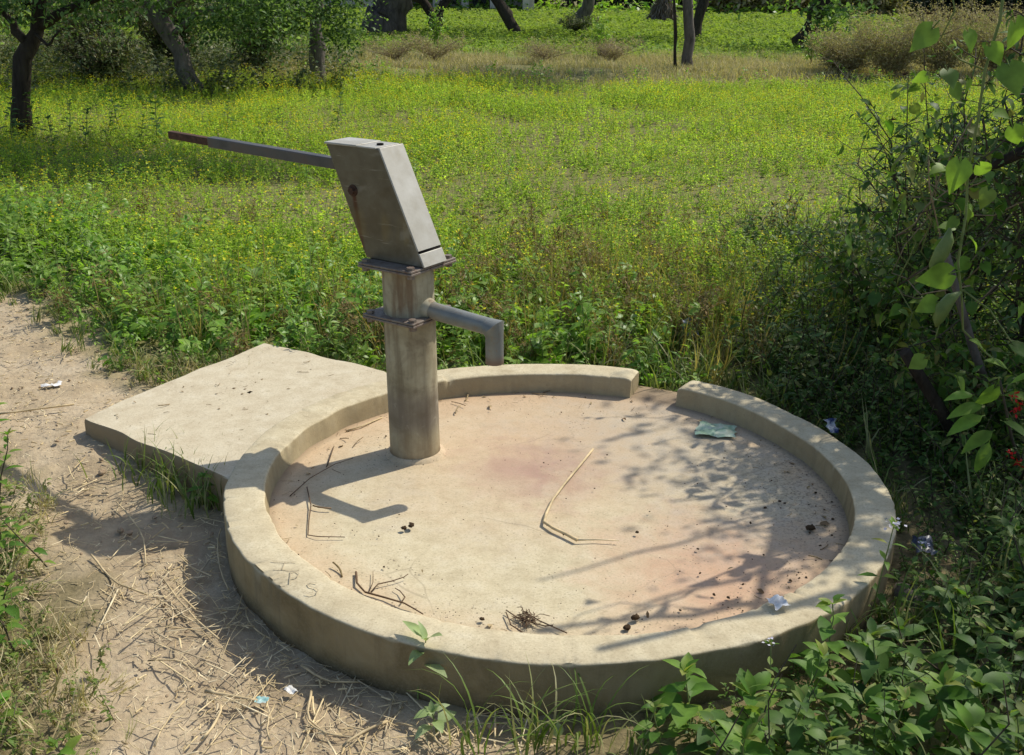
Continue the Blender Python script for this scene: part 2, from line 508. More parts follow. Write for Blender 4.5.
def mat_concrete(kind):
    k = NT('concrete_'+kind); p = k.pos()
    n1 = k.noise(p, 2.6, 5, .6); n2 = k.noise(p, 14, 6, .65); n3 = k.noise(p, 150, 4, .7); n4 = k.noise(p, 6.5, 4, .6, 1.)
    xyz = k.n('SeparateXYZ', {0: p})
    if kind == 'rim':
        c = k.ramp(n2, [(.25, (.48, .40, .255)), (.55, (.60, .52, .345)), (.8, (.66, .59, .42))])
        c = k.mix(k.mapr(n4, .5, .72, 0, .5), c, (.49, .41, .26))
        c = k.mix(k.mapr(k.noise(p, 8.5, 7, .75, .4), .5, .70, 0, .6), c, (.37, .30, .185))
        c = k.mix(k.mapr(k.noise(p, 30, 5, .75), .60, .70, 0, .45), c, (.27, .21, .13))
        # sides ochre brown and streaked, darkest towards the foot
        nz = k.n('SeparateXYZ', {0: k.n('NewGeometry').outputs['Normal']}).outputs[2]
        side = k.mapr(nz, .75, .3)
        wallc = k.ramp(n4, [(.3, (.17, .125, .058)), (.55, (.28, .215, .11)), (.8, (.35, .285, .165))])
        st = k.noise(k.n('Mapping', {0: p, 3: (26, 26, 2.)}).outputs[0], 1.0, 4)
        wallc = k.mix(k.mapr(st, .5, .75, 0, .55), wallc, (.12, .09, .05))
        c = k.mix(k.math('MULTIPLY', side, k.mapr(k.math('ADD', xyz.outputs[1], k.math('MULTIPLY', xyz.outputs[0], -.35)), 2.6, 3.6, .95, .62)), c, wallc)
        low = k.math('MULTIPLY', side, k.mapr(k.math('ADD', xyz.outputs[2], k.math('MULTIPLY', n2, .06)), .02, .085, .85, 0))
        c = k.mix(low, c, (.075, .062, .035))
    elif kind == 'slab':
        c = k.ramp(n2, [(.25, (.49, .41, .275)), (.55, (.60, .525, .37)), (.8, (.66, .595, .45))])
        c = k.mix(k.mapr(n1, .5, .7, 0, .5), c, (.55, .455, .31))
        c = k.mix(k.mapr(k.noise(p, 8.5, 6, .7, .4), .55, .76, 0, .45), c, (.43, .35, .23))
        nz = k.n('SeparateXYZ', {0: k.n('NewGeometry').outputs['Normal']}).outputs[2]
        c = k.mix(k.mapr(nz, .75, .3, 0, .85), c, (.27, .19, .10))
    else:
        dx = k.math('SUBTRACT', xyz.outputs[0], float(BC[0])); dy = k.math('SUBTRACT', xyz.outputs[1], float(BC[1]))
        rr = k.math('SQRT', k.math('ADD', k.math('MULTIPLY', dx, dx), k.math('MULTIPLY', dy, dy)))
        c = k.ramp(n2, [(.25, (.46, .385, .24)), (.5, (.585, .505, .33)), (.8, (.66, .59, .42))])
        # iron-red water stains, fanning out from under the spout and ringing the edge
        def spot(x, y, r0, r1):
            ex = k.math('SUBTRACT', xyz.outputs[0], x); ey = k.math('SUBTRACT', xyz.outputs[1], y)
            d = k.math('SQRT', k.math('ADD', k.math('MULTIPLY', ex, ex), k.math('MULTIPLY', ey, ey)))
            return k.mapr(k.math('ADD', d, k.math('MULTIPLY', k.math('SUBTRACT', n4, .5), .5)), r0, r1, 1, 0)
        c = k.mix(k.math('MULTIPLY', spot(.1, 3.62, .15, .9), .58), c, (.53, .34, .215))
        c = k.mix(k.math('MULTIPLY', spot(.08, 3.38, .02, .32), k.mapr(n1, .3, .65, .45, .85)), c, (.36, .21, .175))
        c = k.mix(k.math('MULTIPLY', spot(.62, 2.72, .1, .5), .75), c, (.55, .32, .205))
        ring = k.math('MULTIPLY', k.mapr(k.math('ADD', rr, k.math('MULTIPLY', n4, .22)), .82, 1.02), .55)
        c = k.mix(ring, c, (.53, .335, .20))
        c = k.mix(k.mapr(k.noise(p, 4.2, 5, .7), .55, .72, 0, .38), c, (.50, .44, .34))
        # greyer patches towards the drain and the +x side, dark grime specks close to the wall
        c = k.mix(k.math('MULTIPLY', spot(.62, 3.7, .15, .6), k.mapr(n2, .35, .65, .2, .6)), c, (.42, .38, .31))
        c = k.mix(k.math('MULTIPLY', spot(.82, 3.05, .05, .55), k.mapr(n2, .35, .65, .1, .55)), c, (.36, .33, .28))
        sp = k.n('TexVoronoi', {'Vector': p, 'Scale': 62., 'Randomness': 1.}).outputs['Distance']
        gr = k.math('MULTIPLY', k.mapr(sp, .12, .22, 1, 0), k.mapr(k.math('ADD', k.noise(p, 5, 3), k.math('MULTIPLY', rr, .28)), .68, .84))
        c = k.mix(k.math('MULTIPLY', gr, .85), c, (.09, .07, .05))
        gs = k.math('MULTIPLY', spot(.98, 3.25, .05, .55), k.mapr(k.noise(p, 90, 3, .7), .50, .62))
        c = k.mix(k.math('MULTIPLY', gs, .6), c, (.13, .105, .075))
        hair = k.n('TexVoronoi', {'Vector': k.n('Mapping', {0: k.mix(.06, p, k.n('TexNoise', {'Vector': p, 'Scale': 5.}).outputs['Color']), 3: (1.6, 1.3, 1.)}).outputs[0], 'Scale': 1.1}, feature='DISTANCE_TO_EDGE').outputs['Distance']
        c = k.mix(k.math('MULTIPLY', k.mapr(hair, .0015, .004, 1, 0), k.mapr(n1, .45, .6, 0, .32)), c, (.22, .175, .12))
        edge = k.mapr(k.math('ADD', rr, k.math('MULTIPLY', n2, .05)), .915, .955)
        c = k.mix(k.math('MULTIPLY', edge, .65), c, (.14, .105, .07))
    c = k.mix(k.mapr(n3, .46, .70, 0, .42), c, (.31, .25, .155))
    c = k.mix(k.mapr(k.noise(p, 75, 3, .8), .62, .70, 0, .5), c, (.24, .19, .12))
    c = k.mix(k.mapr(k.noise(p, 37, 5, .7), .57, .74, 0, .3), c, (.32, .26, .17))
    h = k.math('ADD', k.math('MULTIPLY', n3, .5), k.math('MULTIPLY', n2, .7))
    k.surf(c, .88, .15, bump=h, bstr=.35, bdist=.006)
    return k.m

def mat_steel(kind):
    k = NT('pump_'+kind); p = k.obj(); n1 = k.noise(p, 9, 5, .6); n2 = k.noise(p, 60, 4, .65)
    xyz = k.n('SeparateXYZ', {0: p}); X, Y, Z = xyz.outputs
    stv = k.noise(k.n('Mapping', {0: p, 3: (30, 30, 3.)}).outputs[0], 1., 5)
    if kind == 'head':  # base colour darkened to carry the shade on the side cheeks
        c = k.ramp(n1, [(.3, (.125, .105, .07)), (.6, (.185, .165, .12)), (.8, (.25, .235, .185))])
        c = k.mix(k.mapr(stv, .5, .75, 0, .4), c, (.19, .165, .115))
        ln = k.math('ADD', k.math('MULTIPLY', k.math('SUBTRACT', .923, Z), .15), -.172)
        d = k.math('ABSOLUTE', k.math('SUBTRACT', X, ln))
        d = k.math('SUBTRACT', d, k.math('MULTIPLY', k.math('SUBTRACT', n2, .5), .012))
        m = k.math('MULTIPLY', k.mapr(d, .004, .014, 1, 0), k.mapr(Z, .912, .93, 1, 0))
        m = k.math('MULTIPLY', m, k.mapr(Z, .69, .82, .45, 1))
        m = k.math('MULTIPLY', m, k.mapr(Y, -.05, -.04, 1, 0))
        c = k.mix(k.math('MULTIPLY', m, .85), c, (.10, .032, .015))
        yel = k.math('MULTIPLY', k.mapr(k.math('ABSOLUTE', k.math('SUBTRACT', Z, .815)), .03, .055, 1, 0), k.mapr(stv, .42, .6))
        yel = k.math('MULTIPLY', yel, k.mapr(Y, -.05, -.04, 1, 0))
        c = k.mix(k.math('MULTIPLY', yel, .3), c, (.33, .25, .10))
        c = k.mix(k.mapr(n2, .66, .74, 0, .4), c, (.33, .31, .26))
        big = k.noise(k.n('Mapping', {0: p, 3: (5, 5, 9)}).outputs[0], 1., 4, .6, .8)
        c = k.mix(k.mapr(big, .48, .70, 0, .65), c, (.115, .085, .045))
        c = k.mix(k.mapr(big, .42, .30, 0, .6), c, (.32, .30, .245))
        scr = k.noise(k.n('Mapping', {0: p, 2: (0, .4, 0), 3: (8, 8, 160)}).outputs[0], 1., 3)
        c = k.mix(k.mapr(scr, .66, .72, 0, .5), c, (.40, .37, .30))
        k.surf(c, .46, .5, .55, bump=k.math('ADD', n2, k.math('MULTIPLY', n1, 1.5)), bstr=.10, bdist=.004)
    elif kind == 'cover':  # head steel lightened, the sunlit look of front and lid put into colour
        c = k.ramp(n1, [(.3, (.38, .36, .30)), (.6, (.47, .455, .40)), (.8, (.55, .535, .48))])
        c = k.mix(k.mapr(stv, .55, .78, 0, .35), c, (.34, .30, .22))
        c = k.mix(k.mapr(n2, .64, .74, 0, .4), c, (.36, .31, .23))
        c = k.mix(k.mapr(k.noise(p, 14, 5, .65, .5), .5, .72, 0, .45), c, (.33, .30, .235))
        k.surf(c, .55, .4, .2, bump=n2, bstr=.12, bdist=.004)
    elif kind == 'pipe':
        c = k.ramp(n1, [(.3, (.25, .215, .135)), (.5, (.37, .33, .22)), (.75, (.49, .445, .32))])
        c = k.mix(k.mapr(stv, .45, .66, 0, .7), c, (.17, .135, .08))
        e = k.math('ADD', Z, k.math('MULTIPLY', n1, .08))
        c = k.mix(k.mapr(k.math('ABSOLUTE', k.math('SUBTRACT', e, .22)), .04, .10, .6, 0), c, (.17, .14, .115))
        blot = k.noise(p, 13, 5, .65, .5)
        c = k.mix(k.mapr(blot, .5, .68, 0, .6), c, (.16, .125, .08))
        c = k.mix(k.mapr(blot, .42, .3, 0, .5), c, (.50, .46, .36))
        c = k.mix(k.mapr(e, .05, .16, .6, 0), c, (.40, .31, .18))
        c = k.mix(k.mapr(e, .045, .075, .65, 0), c, (.17, .125, .07))
        c = k.mix(k.math('MULTIPLY', k.mapr(e, .45, .55, 0, 1), k.mapr(stv, .5, .62, 0, .45)), c, (.16, .08, .04))
        k.surf(c, .72, .3, .05, bump=k.math('ADD', n2, n1), bstr=.22, bdist=.004)
    elif kind == 'flange':
        c = k.ramp(n1, [(.3, (.16, .125, .10)), (.6, (.25, .21, .17)), (.8, (.33, .29, .24))])
        c = k.mix(k.mapr(n2, .5, .7, 0, .7), c, (.12, .05, .025))
        k.surf(c, .6, .4, .2, bump=n2, bstr=.25, bdist=.003)
    elif kind == 'spout':
        c = k.ramp(n1, [(.3, (.17, .18, .165)), (.6, (.25, .26, .24)), (.8, (.33, .33, .30))])
        c = k.mix(k.mapr(n2, .55, .75, 0, .6), c, (.22, .155, .095))
        c = k.mix(k.mapr(X, .10, .18, .6, 0), c, (.30, .255, .18))
        c = k.mix(k.mapr(Z, .445, .415, 0, .8), c, (.20, .12, .075))
        k.surf(c, .5, .4, .3, bump=n2, bstr=.18, bdist=.003)
    elif kind == 'handle':
        c = k.ramp(n1, [(.3, (.07, .068, .066)), (.6, (.13, .128, .124)), (.8, (.21, .21, .205))])
        c = k.mix(k.mapr(n1, .48, .66, 0, .6), c, (.10, .058, .036))
        k.surf(c, .45, .5, .3, bump=n2, bstr=.15, bdist=.003)
    elif kind == 'rust':
        c = k.ramp(n2, [(.3, (.045, .026, .017)), (.6, (.095, .05, .03)), (.8, (.15, .09, .06))])
        k.surf(c, .75, .25, bump=n2, bstr=.3, bdist=.003)
    else:
        k.surf(k.ramp(n1, [(.3, (.01, .009, .008)), (.7, (.022, .02, .018))]), .9, .1)  # near-black colour stands in for shade inside gap, hole and spout
    return k.m

def mat_bark(name, c1, c2, sc=18.):
    k = NT(name); p = k.pos()
    v = k.n('Mapping', {0: p, 3: (sc, sc, sc*.18)}).outputs[0]
    n = k.noise(v, 1., 6, .65, .6); n2 = k.noise(p, 3., 3)
    c = k.ramp(n, [(.3, c1), (.68, c2)])
    c = k.mix(k.mapr(n2, .5, .75, 0, .4), c, tuple(x*1.4 for x in c2))
    k.surf(c, .9, .1, bump=n, bstr=.9, bdist=.03)
    return k.m

M_GROUND = mat_ground()
M_RIM, M_FLOOR, M_SLAB = mat_concrete('rim'), mat_concrete('floor'), mat_concrete('slab')
M_HEAD, M_COVER, M_PIPE, M_FLANGE, M_SPOUT, M_HANDLE, M_RUST, M_DARK = [mat_steel(q) for q in ('head', 'cover', 'pipe', 'flange', 'spout', 'handle', 'rust', 'dark')]
M_STEMG = plain('green_stem', (.13, .18, .045), (.22, .25, .09), 30)
M_STEMD = plain('brown_twig', (.05, .038, .025), (.11, .085, .055), 40)
M_STEMT = plain('dry_tan_twig', (.20, .15, .09), (.36, .28, .17), 40)
M_BARKD = mat_bark('dark_bark', (.022, .017, .013), (.07, .055, .042))
M_BARKG = mat_bark('grey_bark', (.06, .05, .04), (.19, .165, .14))
M_STRAW = leaf_mat('straw', [(.62, .48, .25), (.74, .60, .35), (.50, .37, .19), (.80, .68, .44), (.36, .28, .18)], .1, .6, .2)
M_YELLOW = leaf_mat('mustard_flower', [(.62, .50, .015), (.72, .62, .03), (.55, .52, .03)], .3, .6, .1)
M_FIELD = leaf_mat('crop_leaf', [(.20, .33, .045), (.29, .43, .055), (.39, .51, .08), (.50, .58, .15)], .5, .6, .15, (.27, .38, .05), .9, 1.6)
M_WEED = leaf_mat('weed_leaf', [(.11, .24, .03), (.17, .33, .04), (.24, .40, .06), (.34, .45, .12)], .45, .42, .35, (.20, .29, .05), 2.2, 1.5)
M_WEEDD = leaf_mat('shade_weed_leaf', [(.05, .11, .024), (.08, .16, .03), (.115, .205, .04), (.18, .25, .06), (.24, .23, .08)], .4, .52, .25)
M_FRESH = leaf_mat('fresh_leaf', [(.07, .16, .022), (.11, .225, .03), (.16, .28, .042), (.23, .32, .06), (.30, .30, .08)], .45, .52, .25, None, .6, 1.5)
M_PALE = leaf_mat('pale_leaf', [(.25, .34, .13), (.34, .42, .20), (.42, .47, .29)], .3, .45, .3)
M_GRASS = leaf_mat('grass_blade', [(.09, .15, .025), (.15, .22, .04), (.24, .27, .09), (.38, .34, .18)], .3, .5, .25)
M_DRY = leaf_mat('dry_grass', [(.50, .42, .24), (.60, .51, .31), (.40, .33, .18), (.30, .33, .12)], .25, .7, .1)
M_BRUSH = leaf_mat('dry_brush_leaf', [(.34, .28, .16), (.47, .40, .25), (.28, .28, .11), (.55, .47, .32)], .3, .75, .1)
M_TREE = leaf_mat('tree_leaf', [(.045, .09, .03), (.08, .145, .045), (.13, .21, .07), (.26, .35, .17)], .48, .5, .22, None, .6, 1.4)
M_UNDER = leaf_mat('understory_leaf', [(.06, .085, .03), (.10, .135, .045), (.16, .20, .07), (.22, .185, .10)], .3, .5, .25)
M_FARG = leaf_mat('far_crop_leaf', [(.19, .28, .055), (.25, .345, .07), (.32, .40, .10)], .42, .75, .1, (.29, .33, .09), .5, 1.3)
M_FARTREE = leaf_mat('far_tree_leaf', [(.04, .055, .035), (.055, .075, .042), (.08, .095, .055)], .15, .75, .1, (.07, .07, .05), .25)

# ------------------------------------------------------------------ the setting
def axis(*segs):
    a = [np.linspace(s, e, n, endpoint=False) for s, e, n in segs]
    return np.concatenate(a+[[segs[-1][1]]])
xs = axis((-500, -60, 8), (-60, -12, 24), (-12, -3.2, 60), (-3.2, 1.4, 235), (1.4, 12, 70), (12, 60, 24), (60, 500, 8))
ys = axis((-120, 0, 6), (0, 1.6, 12), (1.6, 6, 220), (6, 26, 130), (26, 80, 40), (80, 900, 14))
XX, YY = np.meshgrid(xs, ys, indexing='ij')
pm = pathm(XX, YY)
ZZ = gz(XX, YY)
near = (np.hypot(XX, YY-3) < 4.5)
ZZ = ZZ+near*(.011*(vnoise(XX*11, YY*11, 7)-.5)+.010*(vnoise(XX*24, YY*24, 8)-.5)+.006*(vnoise(XX*52, YY*52, 9)-.5))
ZZ = ZZ-.012*pm+near*pm*.022*(vnoise(XX*4.3+2, YY*4.3, 10)-.5)
ins = indisc(XX, YY, RO-.03); ZZ = np.where(ins, -.06, ZZ)
g = TT(np.stack([XX, YY, ZZ], -1).reshape(-1, 3), grid(len(xs), len(ys)))
go = obj('ground', g, M_GROUND); tag(go, kind='structure')
go['label'] = 'bare tan earth path and the soil under the fields'
a = go.data.attributes.new('path', 'FLOAT', 'POINT'); a.data.foreach_set('value', pm.ravel().astype(np.float32))
gr = sstep(24.5, 26.5, YY+.8*np.sin(XX*.4))*sstep(58.5, 56, YY)
a = go.data.attributes.new('green', 'FLOAT', 'POINT'); a.data.foreach_set('value', gr.ravel().astype(np.float32))

# ------------------------------------------------------------------ the basin
basin = thing('pump_basin', 'round concrete basin with a low curb and a drain gap, around the hand pump', 'basin', (BC[0], BC[1], 0))
def rim_T():
    prof = [(RO-.004, -.07), (RO, .03), (RO, .144), (RO-.0008, .1505), (RO-.003, .1535), (RO-.007, ZR), (RO-.045, ZR+.001), (RO-.085, ZR+.001), (RI+.007, ZR-.0003), (RI+.002, ZR-.0025), (RI, ZR-.008), (RI-.003, .11), (RI-.006, .085), (RI-.012, .04)]
    n = 760
    A = np.linspace(GAP0, GAP1+2*PI, n)
    V = []
    ends = []
    for i, aa in enumerate(A):
        dr = .010*(vnoise(aa*2.2, 1, 31)-.5)+.007*(vnoise(aa*7, 2, 32)-.5)+.0035*(vnoise(aa*22, 2, 36)-.5)
        di = .010*(vnoise(aa*2.6, 5, 33)-.5)+.008*(vnoise(aa*9, 6, 34)-.5)
        dz = .009*(vnoise(aa*2.4, 9, 35)-.5)
        e = min(i, n-1-i)
        for j, (r, z) in enumerate(prof):
            q = 1 if j < 6 else 0
            rr = r+(dr if q else di)+.0015*(vnoise(aa*40, z*60, 37)-.5)
            zz = z+(dz if z > .08 else 0)+.0010*(vnoise(aa*30, r*60, 38)-.5)
            if 2 <= j <= 10 and z > .13:                  # knocked-off edges
                o_side = j <= 6
                ch = max(0., float(vnoise(aa*46, 3 if o_side else 8, 39))-.68)*max(0., float(vnoise(aa*5, 4 if o_side else 9, 40))-.35)
                k_ = ch*(.055 if j in (3, 4, 9, 8) else .018)
                zz -= k_*.7; rr += (-k_ if o_side else k_)
            if e < 4 and z > .12: zz -= (.010, .005, .002, .001)[e]
            V.append((rr*math.cos(aa), rr*math.sin(aa), zz))
    m = len(prof); Fq = []
    for i in range(n-1):
        for j in range(m-1):
            Fq.append((i*m+j, (i+1)*m+j, (i+1)*m+j+1, i*m+j+1))
    for b in (0, (n-1)*m):                               # end faces at the drain gap
        for j in range(m//2-1+m % 2):
            q = (b+j, b+j+1, b+m-2-j, b+m-1-j)
            Fq.append(q if b == 0 else q[::-1])
    return TT(V, Fq)
obj('rim', rim_T(), M_RIM, basin, sharp=50)
def floor_T():
    rs = np.concatenate([[.001], np.linspace(.04, RI+.02, 34)]); n = 160
    A = np.linspace(0, 2*PI, n, endpoint=False)
    V = []
    for r in rs:
        x, y = r*np.cos(A), r*np.sin(A)
        z = ZF+.006*(vnoise(x*3+5, y*3+5, 41)-.5)+.003*(vnoise(x*11+5, y*11+5, 42)-.5)+.012*(r/RI)**6-.006
        V.append(np.stack([x, y, z], -1))
    V = np.concatenate(V); Fq = []
    for i in range(len(rs)-1):
        for j in range(n):
            j2 = (j+1) % n; Fq.append((i*n+j, (i+1)*n+j, (i+1)*n+j2, i*n+j2))
    # tongue of the floor that runs out through the drain gap
    T = TT(V, Fq)
    A2 = np.linspace(GAP1-.03, GAP0+.03, 8); R2 = np.linspace(RI-.02, RO+.05, 6)
    W = np.array([(r*math.cos(a), r*math.sin(a), ZF+.003-.10*max(0, r-RO+.02)**1.0+.003*(vnoise(a*30, r*30, 43)-.5)) for r in R2 for a in A2])
    lo = W.copy()[-8:]; lo[:, 2] = -.05
    W = np.concatenate([W, lo])
    return join([T, TT(W, grid(7, 8))])
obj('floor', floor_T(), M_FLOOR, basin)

# letters scratched into the curb
def scratch(strokes, wd=.0028, z=ZR+.0035):
    Ts = []
    for st in strokes:
        P = np.array([at(a, b, z) for a, b in st])-[BC[0], BC[1], 0]
        for i in range(len(P)-1):
            d = nrm((P[i+1]-P[i])[None])[0]; s = np.array([-d[1], d[0], 0])*wd/2
            e = d*wd*.3
            Ts.append(TT([P[i]-s-e, P[i+1]-s+e, P[i+1]+s+e, P[i]+s-e]+np.array([0, 0, .0002*i]), [(0, 1, 2, 3)]))
    return join(Ts)
M_SCR = plain('scratched_concrete', (.36, .30, .19), (.44, .37, .25), 60)
L_I = [[(272, 560.5), (283, 561.6), (296, 562)], [(274, 569), (286, 569.3), (300, 569.2)], [(285, 561.5), (282, 569.2)]]
L_P = [[(290.5, 571), (290, 577), (289.5, 583)], [(291, 572), (296, 571.2), (298.8, 573.5), (297, 576.8), (291, 578.2)]]
L_S = [[(316.5, 583), (311, 582.2), (307.5, 584), (309.5, 586.5), (315, 587.5), (318.2, 590), (316.5, 593.4), (311, 594.8), (305.5, 593.5)]]
for L_, w_ in ((L_I, 'I'), (L_P, 'P'), (L_S, 'S')):
    so_ = obj('letter', scratch(L_), M_SCR, basin); so_['label'] = 'letter %s scratched into the curb' % w_

# the apron slab beside the basin
def slab_T():
    import bmesh
    bm = bmesh.new()
    pts = []
    P = SLABP; n = len(P)
    for i in range(n):
        a_, b_ = np.array(P[i]), np.array(P[(i+1) % n]); m = max(1, int(np.linalg.norm(b_-a_)/.04))
        for j in range(m):
            q = a_+(b_-a_)*j/m
            q = q+(np.array([vnoise(q[0]*9, q[1]*9, 51), vnoise(q[0]*9, q[1]*9, 52)])-.5)*.022
            pts.append(q)
    pts = np.array(pts)
    cx, cy = at(83, 418, .10)[:2]
    def top(x, y): return .098+.054*np.clip(math.hypot(x-cx, y-cy)/1.15, 0, 1)+.004*(vnoise(x*4, y*4, 53)-.5)
    c = np.array([-1.02, 3.92])
    rings = []
    for f_, dz in ((1.0, -.16), (1.001, -.03), (1.0, -.008), (.994, -.001)):
        rings.append(np.array([(*(c+(p-c)*f_), top(*p)+dz) for p in pts]))
    for f_ in np.linspace(.94, .02, 14):
        rings.append(np.array([(*(c+(p-c)*f_), top(*(c+(p-c)*f_))) for p in pts]))
    V = np.concatenate(rings); m = len(pts); Fq = []
    for i in range(len(rings)-1):
        for j in range(m):
            j2 = (j+1) % m; Fq.append((i*m+j, i*m+j2, (i+1)*m+j2, (i+1)*m+j))
    return TT(V, Fq)
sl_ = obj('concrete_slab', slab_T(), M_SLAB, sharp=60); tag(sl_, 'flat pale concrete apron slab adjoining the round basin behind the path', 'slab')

# ------------------------------------------------------------------ the hand pump (local x towards the spout)
YAW = -0.609
Rm = Matrix.Rotation(.0092, 3, 'X') @ Matrix.Rotation(-.022, 3, 'Y') @ Matrix.Rotation(YAW, 3, 'Z')
pump = thing('hand_pump', 'weathered grey steel hand pump with a slanted head, spout and long lever handle', 'hand pump', (-.3397, 3.5099, ZF), Rm.to_euler())
R_ = .0885
def cyl(z0, z1, r, sides=40): return tube([(0, 0, z0), (0, 0, z1)], [r, r], sides)
obj('pedestal_pipe', tube([(0, 0, -.05), (0, 0, .10), (0, 0, .3), (0, 0, .514)], [R_, R_-.0005, R_-.001, R_], 48), M_PIPE, pump, sharp=40)
obj('water_tank', tube([(0, 0, .524), (0, 0, .60), (0, 0, .687)], [R_-.002]*3, 48), M_PIPE, pump, sharp=40)
obj('mortar_collar', tube([(0, 0, -.01), (0, 0, .004), (0, 0, .010)], [R_+.022, R_+.013, R_+.001], 40, False), M_FLOOR, pump)
def plate(z0, z1, a, tilt=0.): return box(-a, a, -a, a, z0, z1)
def bolt(parent, x, y, z, up=True):
    T = tube([(x, y, z-.030), (x, y, z+.001), ], [.007, .007], 8)
    hd = tube([(x, y, z), (x, y, z+.009)], [.0135, .0135], 6)
    nu = tube([(x, y, z-.030), (x, y, z-.020)], [.0135, .0135], 6)
    return obj('bolt', join([T, hd, nu]), M_FLANGE, parent, sharp=30)
for zz, aa in ((.508, .112), (.685, .117)):
    fl = obj('flange', join([plate(zz, zz+.0075, aa)]), M_FLANGE, pump, sharp=30); bevel(fl, .0015)
    f2 = obj('flange', join([plate(zz+.0085, zz+.016, aa*.985)]), M_FLANGE, pump, sharp=30); bevel(f2, .0015)
    q = aa-.020
    for sx in (-1, 1):
        for sy in (-1, 1): bolt(fl, sx*q, sy*q, zz+.0165)
# spout: short pipe out of the tank with a mitred elbow
spt = [(.060, 0, .545), (.12, 0, .541), (.26, 0, .5325), (.327, 0, .5285)]
obj('spout', join([tube(spt, [.031, .029, .0285, .0285], 28, False), tube([(.327, 0, .5285), (.3555, 0, .5265), (.356, 0, .5), (.356, 0, .408)], [.0285, .0395, .0295, .0295], 28, False)]), M_SPOUT, pump, sharp=28)
obj('spout_mouth', tube([(.356, 0, .45), (.356, 0, .4082)], [.0258, .0262], 24, False), M_DARK, pump)
obj('spout_collar', tube([(.070, 0, .5445), (.088, 0, .5435), (.103, 0, .542)], [.040, .037, .0305], 28), M_PIPE, pump, sharp=40)
# head: slanted box, separate front cover and lid
z0, z1, hb = .7015, 1.070, .0575
ub0, ub1, ut0, ut1 = -.130, .120, -.284, -.049
def hd(ua, ub, uc, ud, za, zb, v0, v1):
    return hexa([(ua, v0, za), (ub, v0, za), (ub, v1, za), (ua, v1, za), (uc, v0, zb), (ud, v0, zb), (ud, v1, zb), (uc, v1, zb)])
head = obj('head', hd(ub0, ub1, ut0, ut1, z0, z1, -hb, hb), M_HEAD, pump, sharp=30); bevel(head, .004)
def uf(z): return ub1+(ut1-ub1)*(z-z0)/(z1-z0)
za, zb = z0+.052, z1+.002
bevel(obj('front_cover', hd(uf(za)-.003, uf(za)+.004, uf(zb)-.003, uf(zb)+.004, za, zb, -hb-.0008, hb+.0008), M_COVER, pump, sharp=30), .0015)
zc, zd = z0+.002, z0+.044
bevel(obj('cover_sill', hd(uf(zc)-.003, uf(zc)+.004, uf(zd)-.003, uf(zd)+.004, zc, zd, -hb-.0008, hb+.0008), M_COVER, pump, sharp=30), .0015)
obj('gap', hd(uf(zd)-.004, uf(zd)+.001, uf(za)-.004, uf(za)+.001, zd, za, -hb*.97, hb*.97), M_DARK, pump)  # solid dark strip painted as the shaded slot between cover and sill
lid = obj('lid', box(ut0-.004, ut1-.096, -hb-.003, hb+.003, z1-.003, z1+.004), M_COVER, pump, sharp=30); bevel(lid, .002)
lid2 = obj('lid', box(ut1-.0945, ut1-.014, -hb-.0015, hb+.0015, z1-.003, z1+.0018), M_COVER, pump, sharp=30); bevel(lid2, .0015)
obj('bolt_hole', tube([(ut1-.040, -.006, z1-.001), (ut1-.040, -.006, z1+.0075)], [.0115, .0115], 10), M_DARK, lid2, sharp=30)  # solid dark disc stands in for the shade of an open hole
# pivot axle on both cheeks
for s in (-1, 1):
    pv = obj('pivot', join([tube([(-.172, s*(hb-.002), .923), (-.172, s*(hb+.004), .923)], [.021, .019], 20), tube([(-.172, s*(hb+.002), .923), (-.172, s*(hb+.013), .923)], [.0135, .0125], 6)]), M_RUST, pump, sharp=30)
# lever: square bar, then a thinner rusty bare end
hp0, hp1, hp2 = np.array([-.22, 0, .991]), np.array([-.93, 0, 1.014]), np.array([-1.158, 0, 1.0225])
def bar(p, q, a_, b_): return tube([p, q], [a_*1.414, b_*1.414], 4)
def rot45(T): return T
hb_ = obj('handle', join([hexa([p+np.array([0, y, z]) for p, q in ((hp0, 1), (hp1, 1)) for y, z in ((-.0175, -.0185), (.0175, -.0185), (.0175, .0185), (-.0175, .0185))])]), M_HANDLE, pump, sharp=30)
bevel(hb_, .003)
rb = obj('handle_grip', hexa([p+np.array([0, y, z]) for p in (hp1, hp2) for y, z in ((-.014, -.014), (.014, -.014), (.014, .014), (-.014, .014))]), M_RUST, pump, sharp=30)
bevel(rb, .003)

# ------------------------------------------------------------------ small things lying about
def polytube(pts, r0, r1=None, sides=5):
    P = np.array(pts); r1 = r0 if r1 is None else r1
    return tube(P, np.linspace(r0, r1, len(P)), sides)
def flatstraw(L, wd, bendv, seed, kink=None):
    """one dry stalk along x, slightly flattened, with nodes"""
    r = np.random.default_rng(seed); n = 7
    t = np.linspace(-.5, .5, n)
    y = bendv*(t**2)*L+r.normal(0, .002, n)
    if kink: y = y+np.where(t > .1, (t-.1)*kink*L, 0)
    P = np.stack([t*L, y, np.full(n, wd*.5)+np.abs(r.normal(0, .002, n))], -1)
    T = tube(P, wd*.5*r.uniform(.8, 1.15, n), 5)
    return T
M_CLOD = plain('soil_lump', (.05, .032, .018), (.12, .08, .045), 60, .95, .1, .6)
M_TWIG = plain('dry_twig', (.085, .05, .028), (.19, .125, .07), 50)

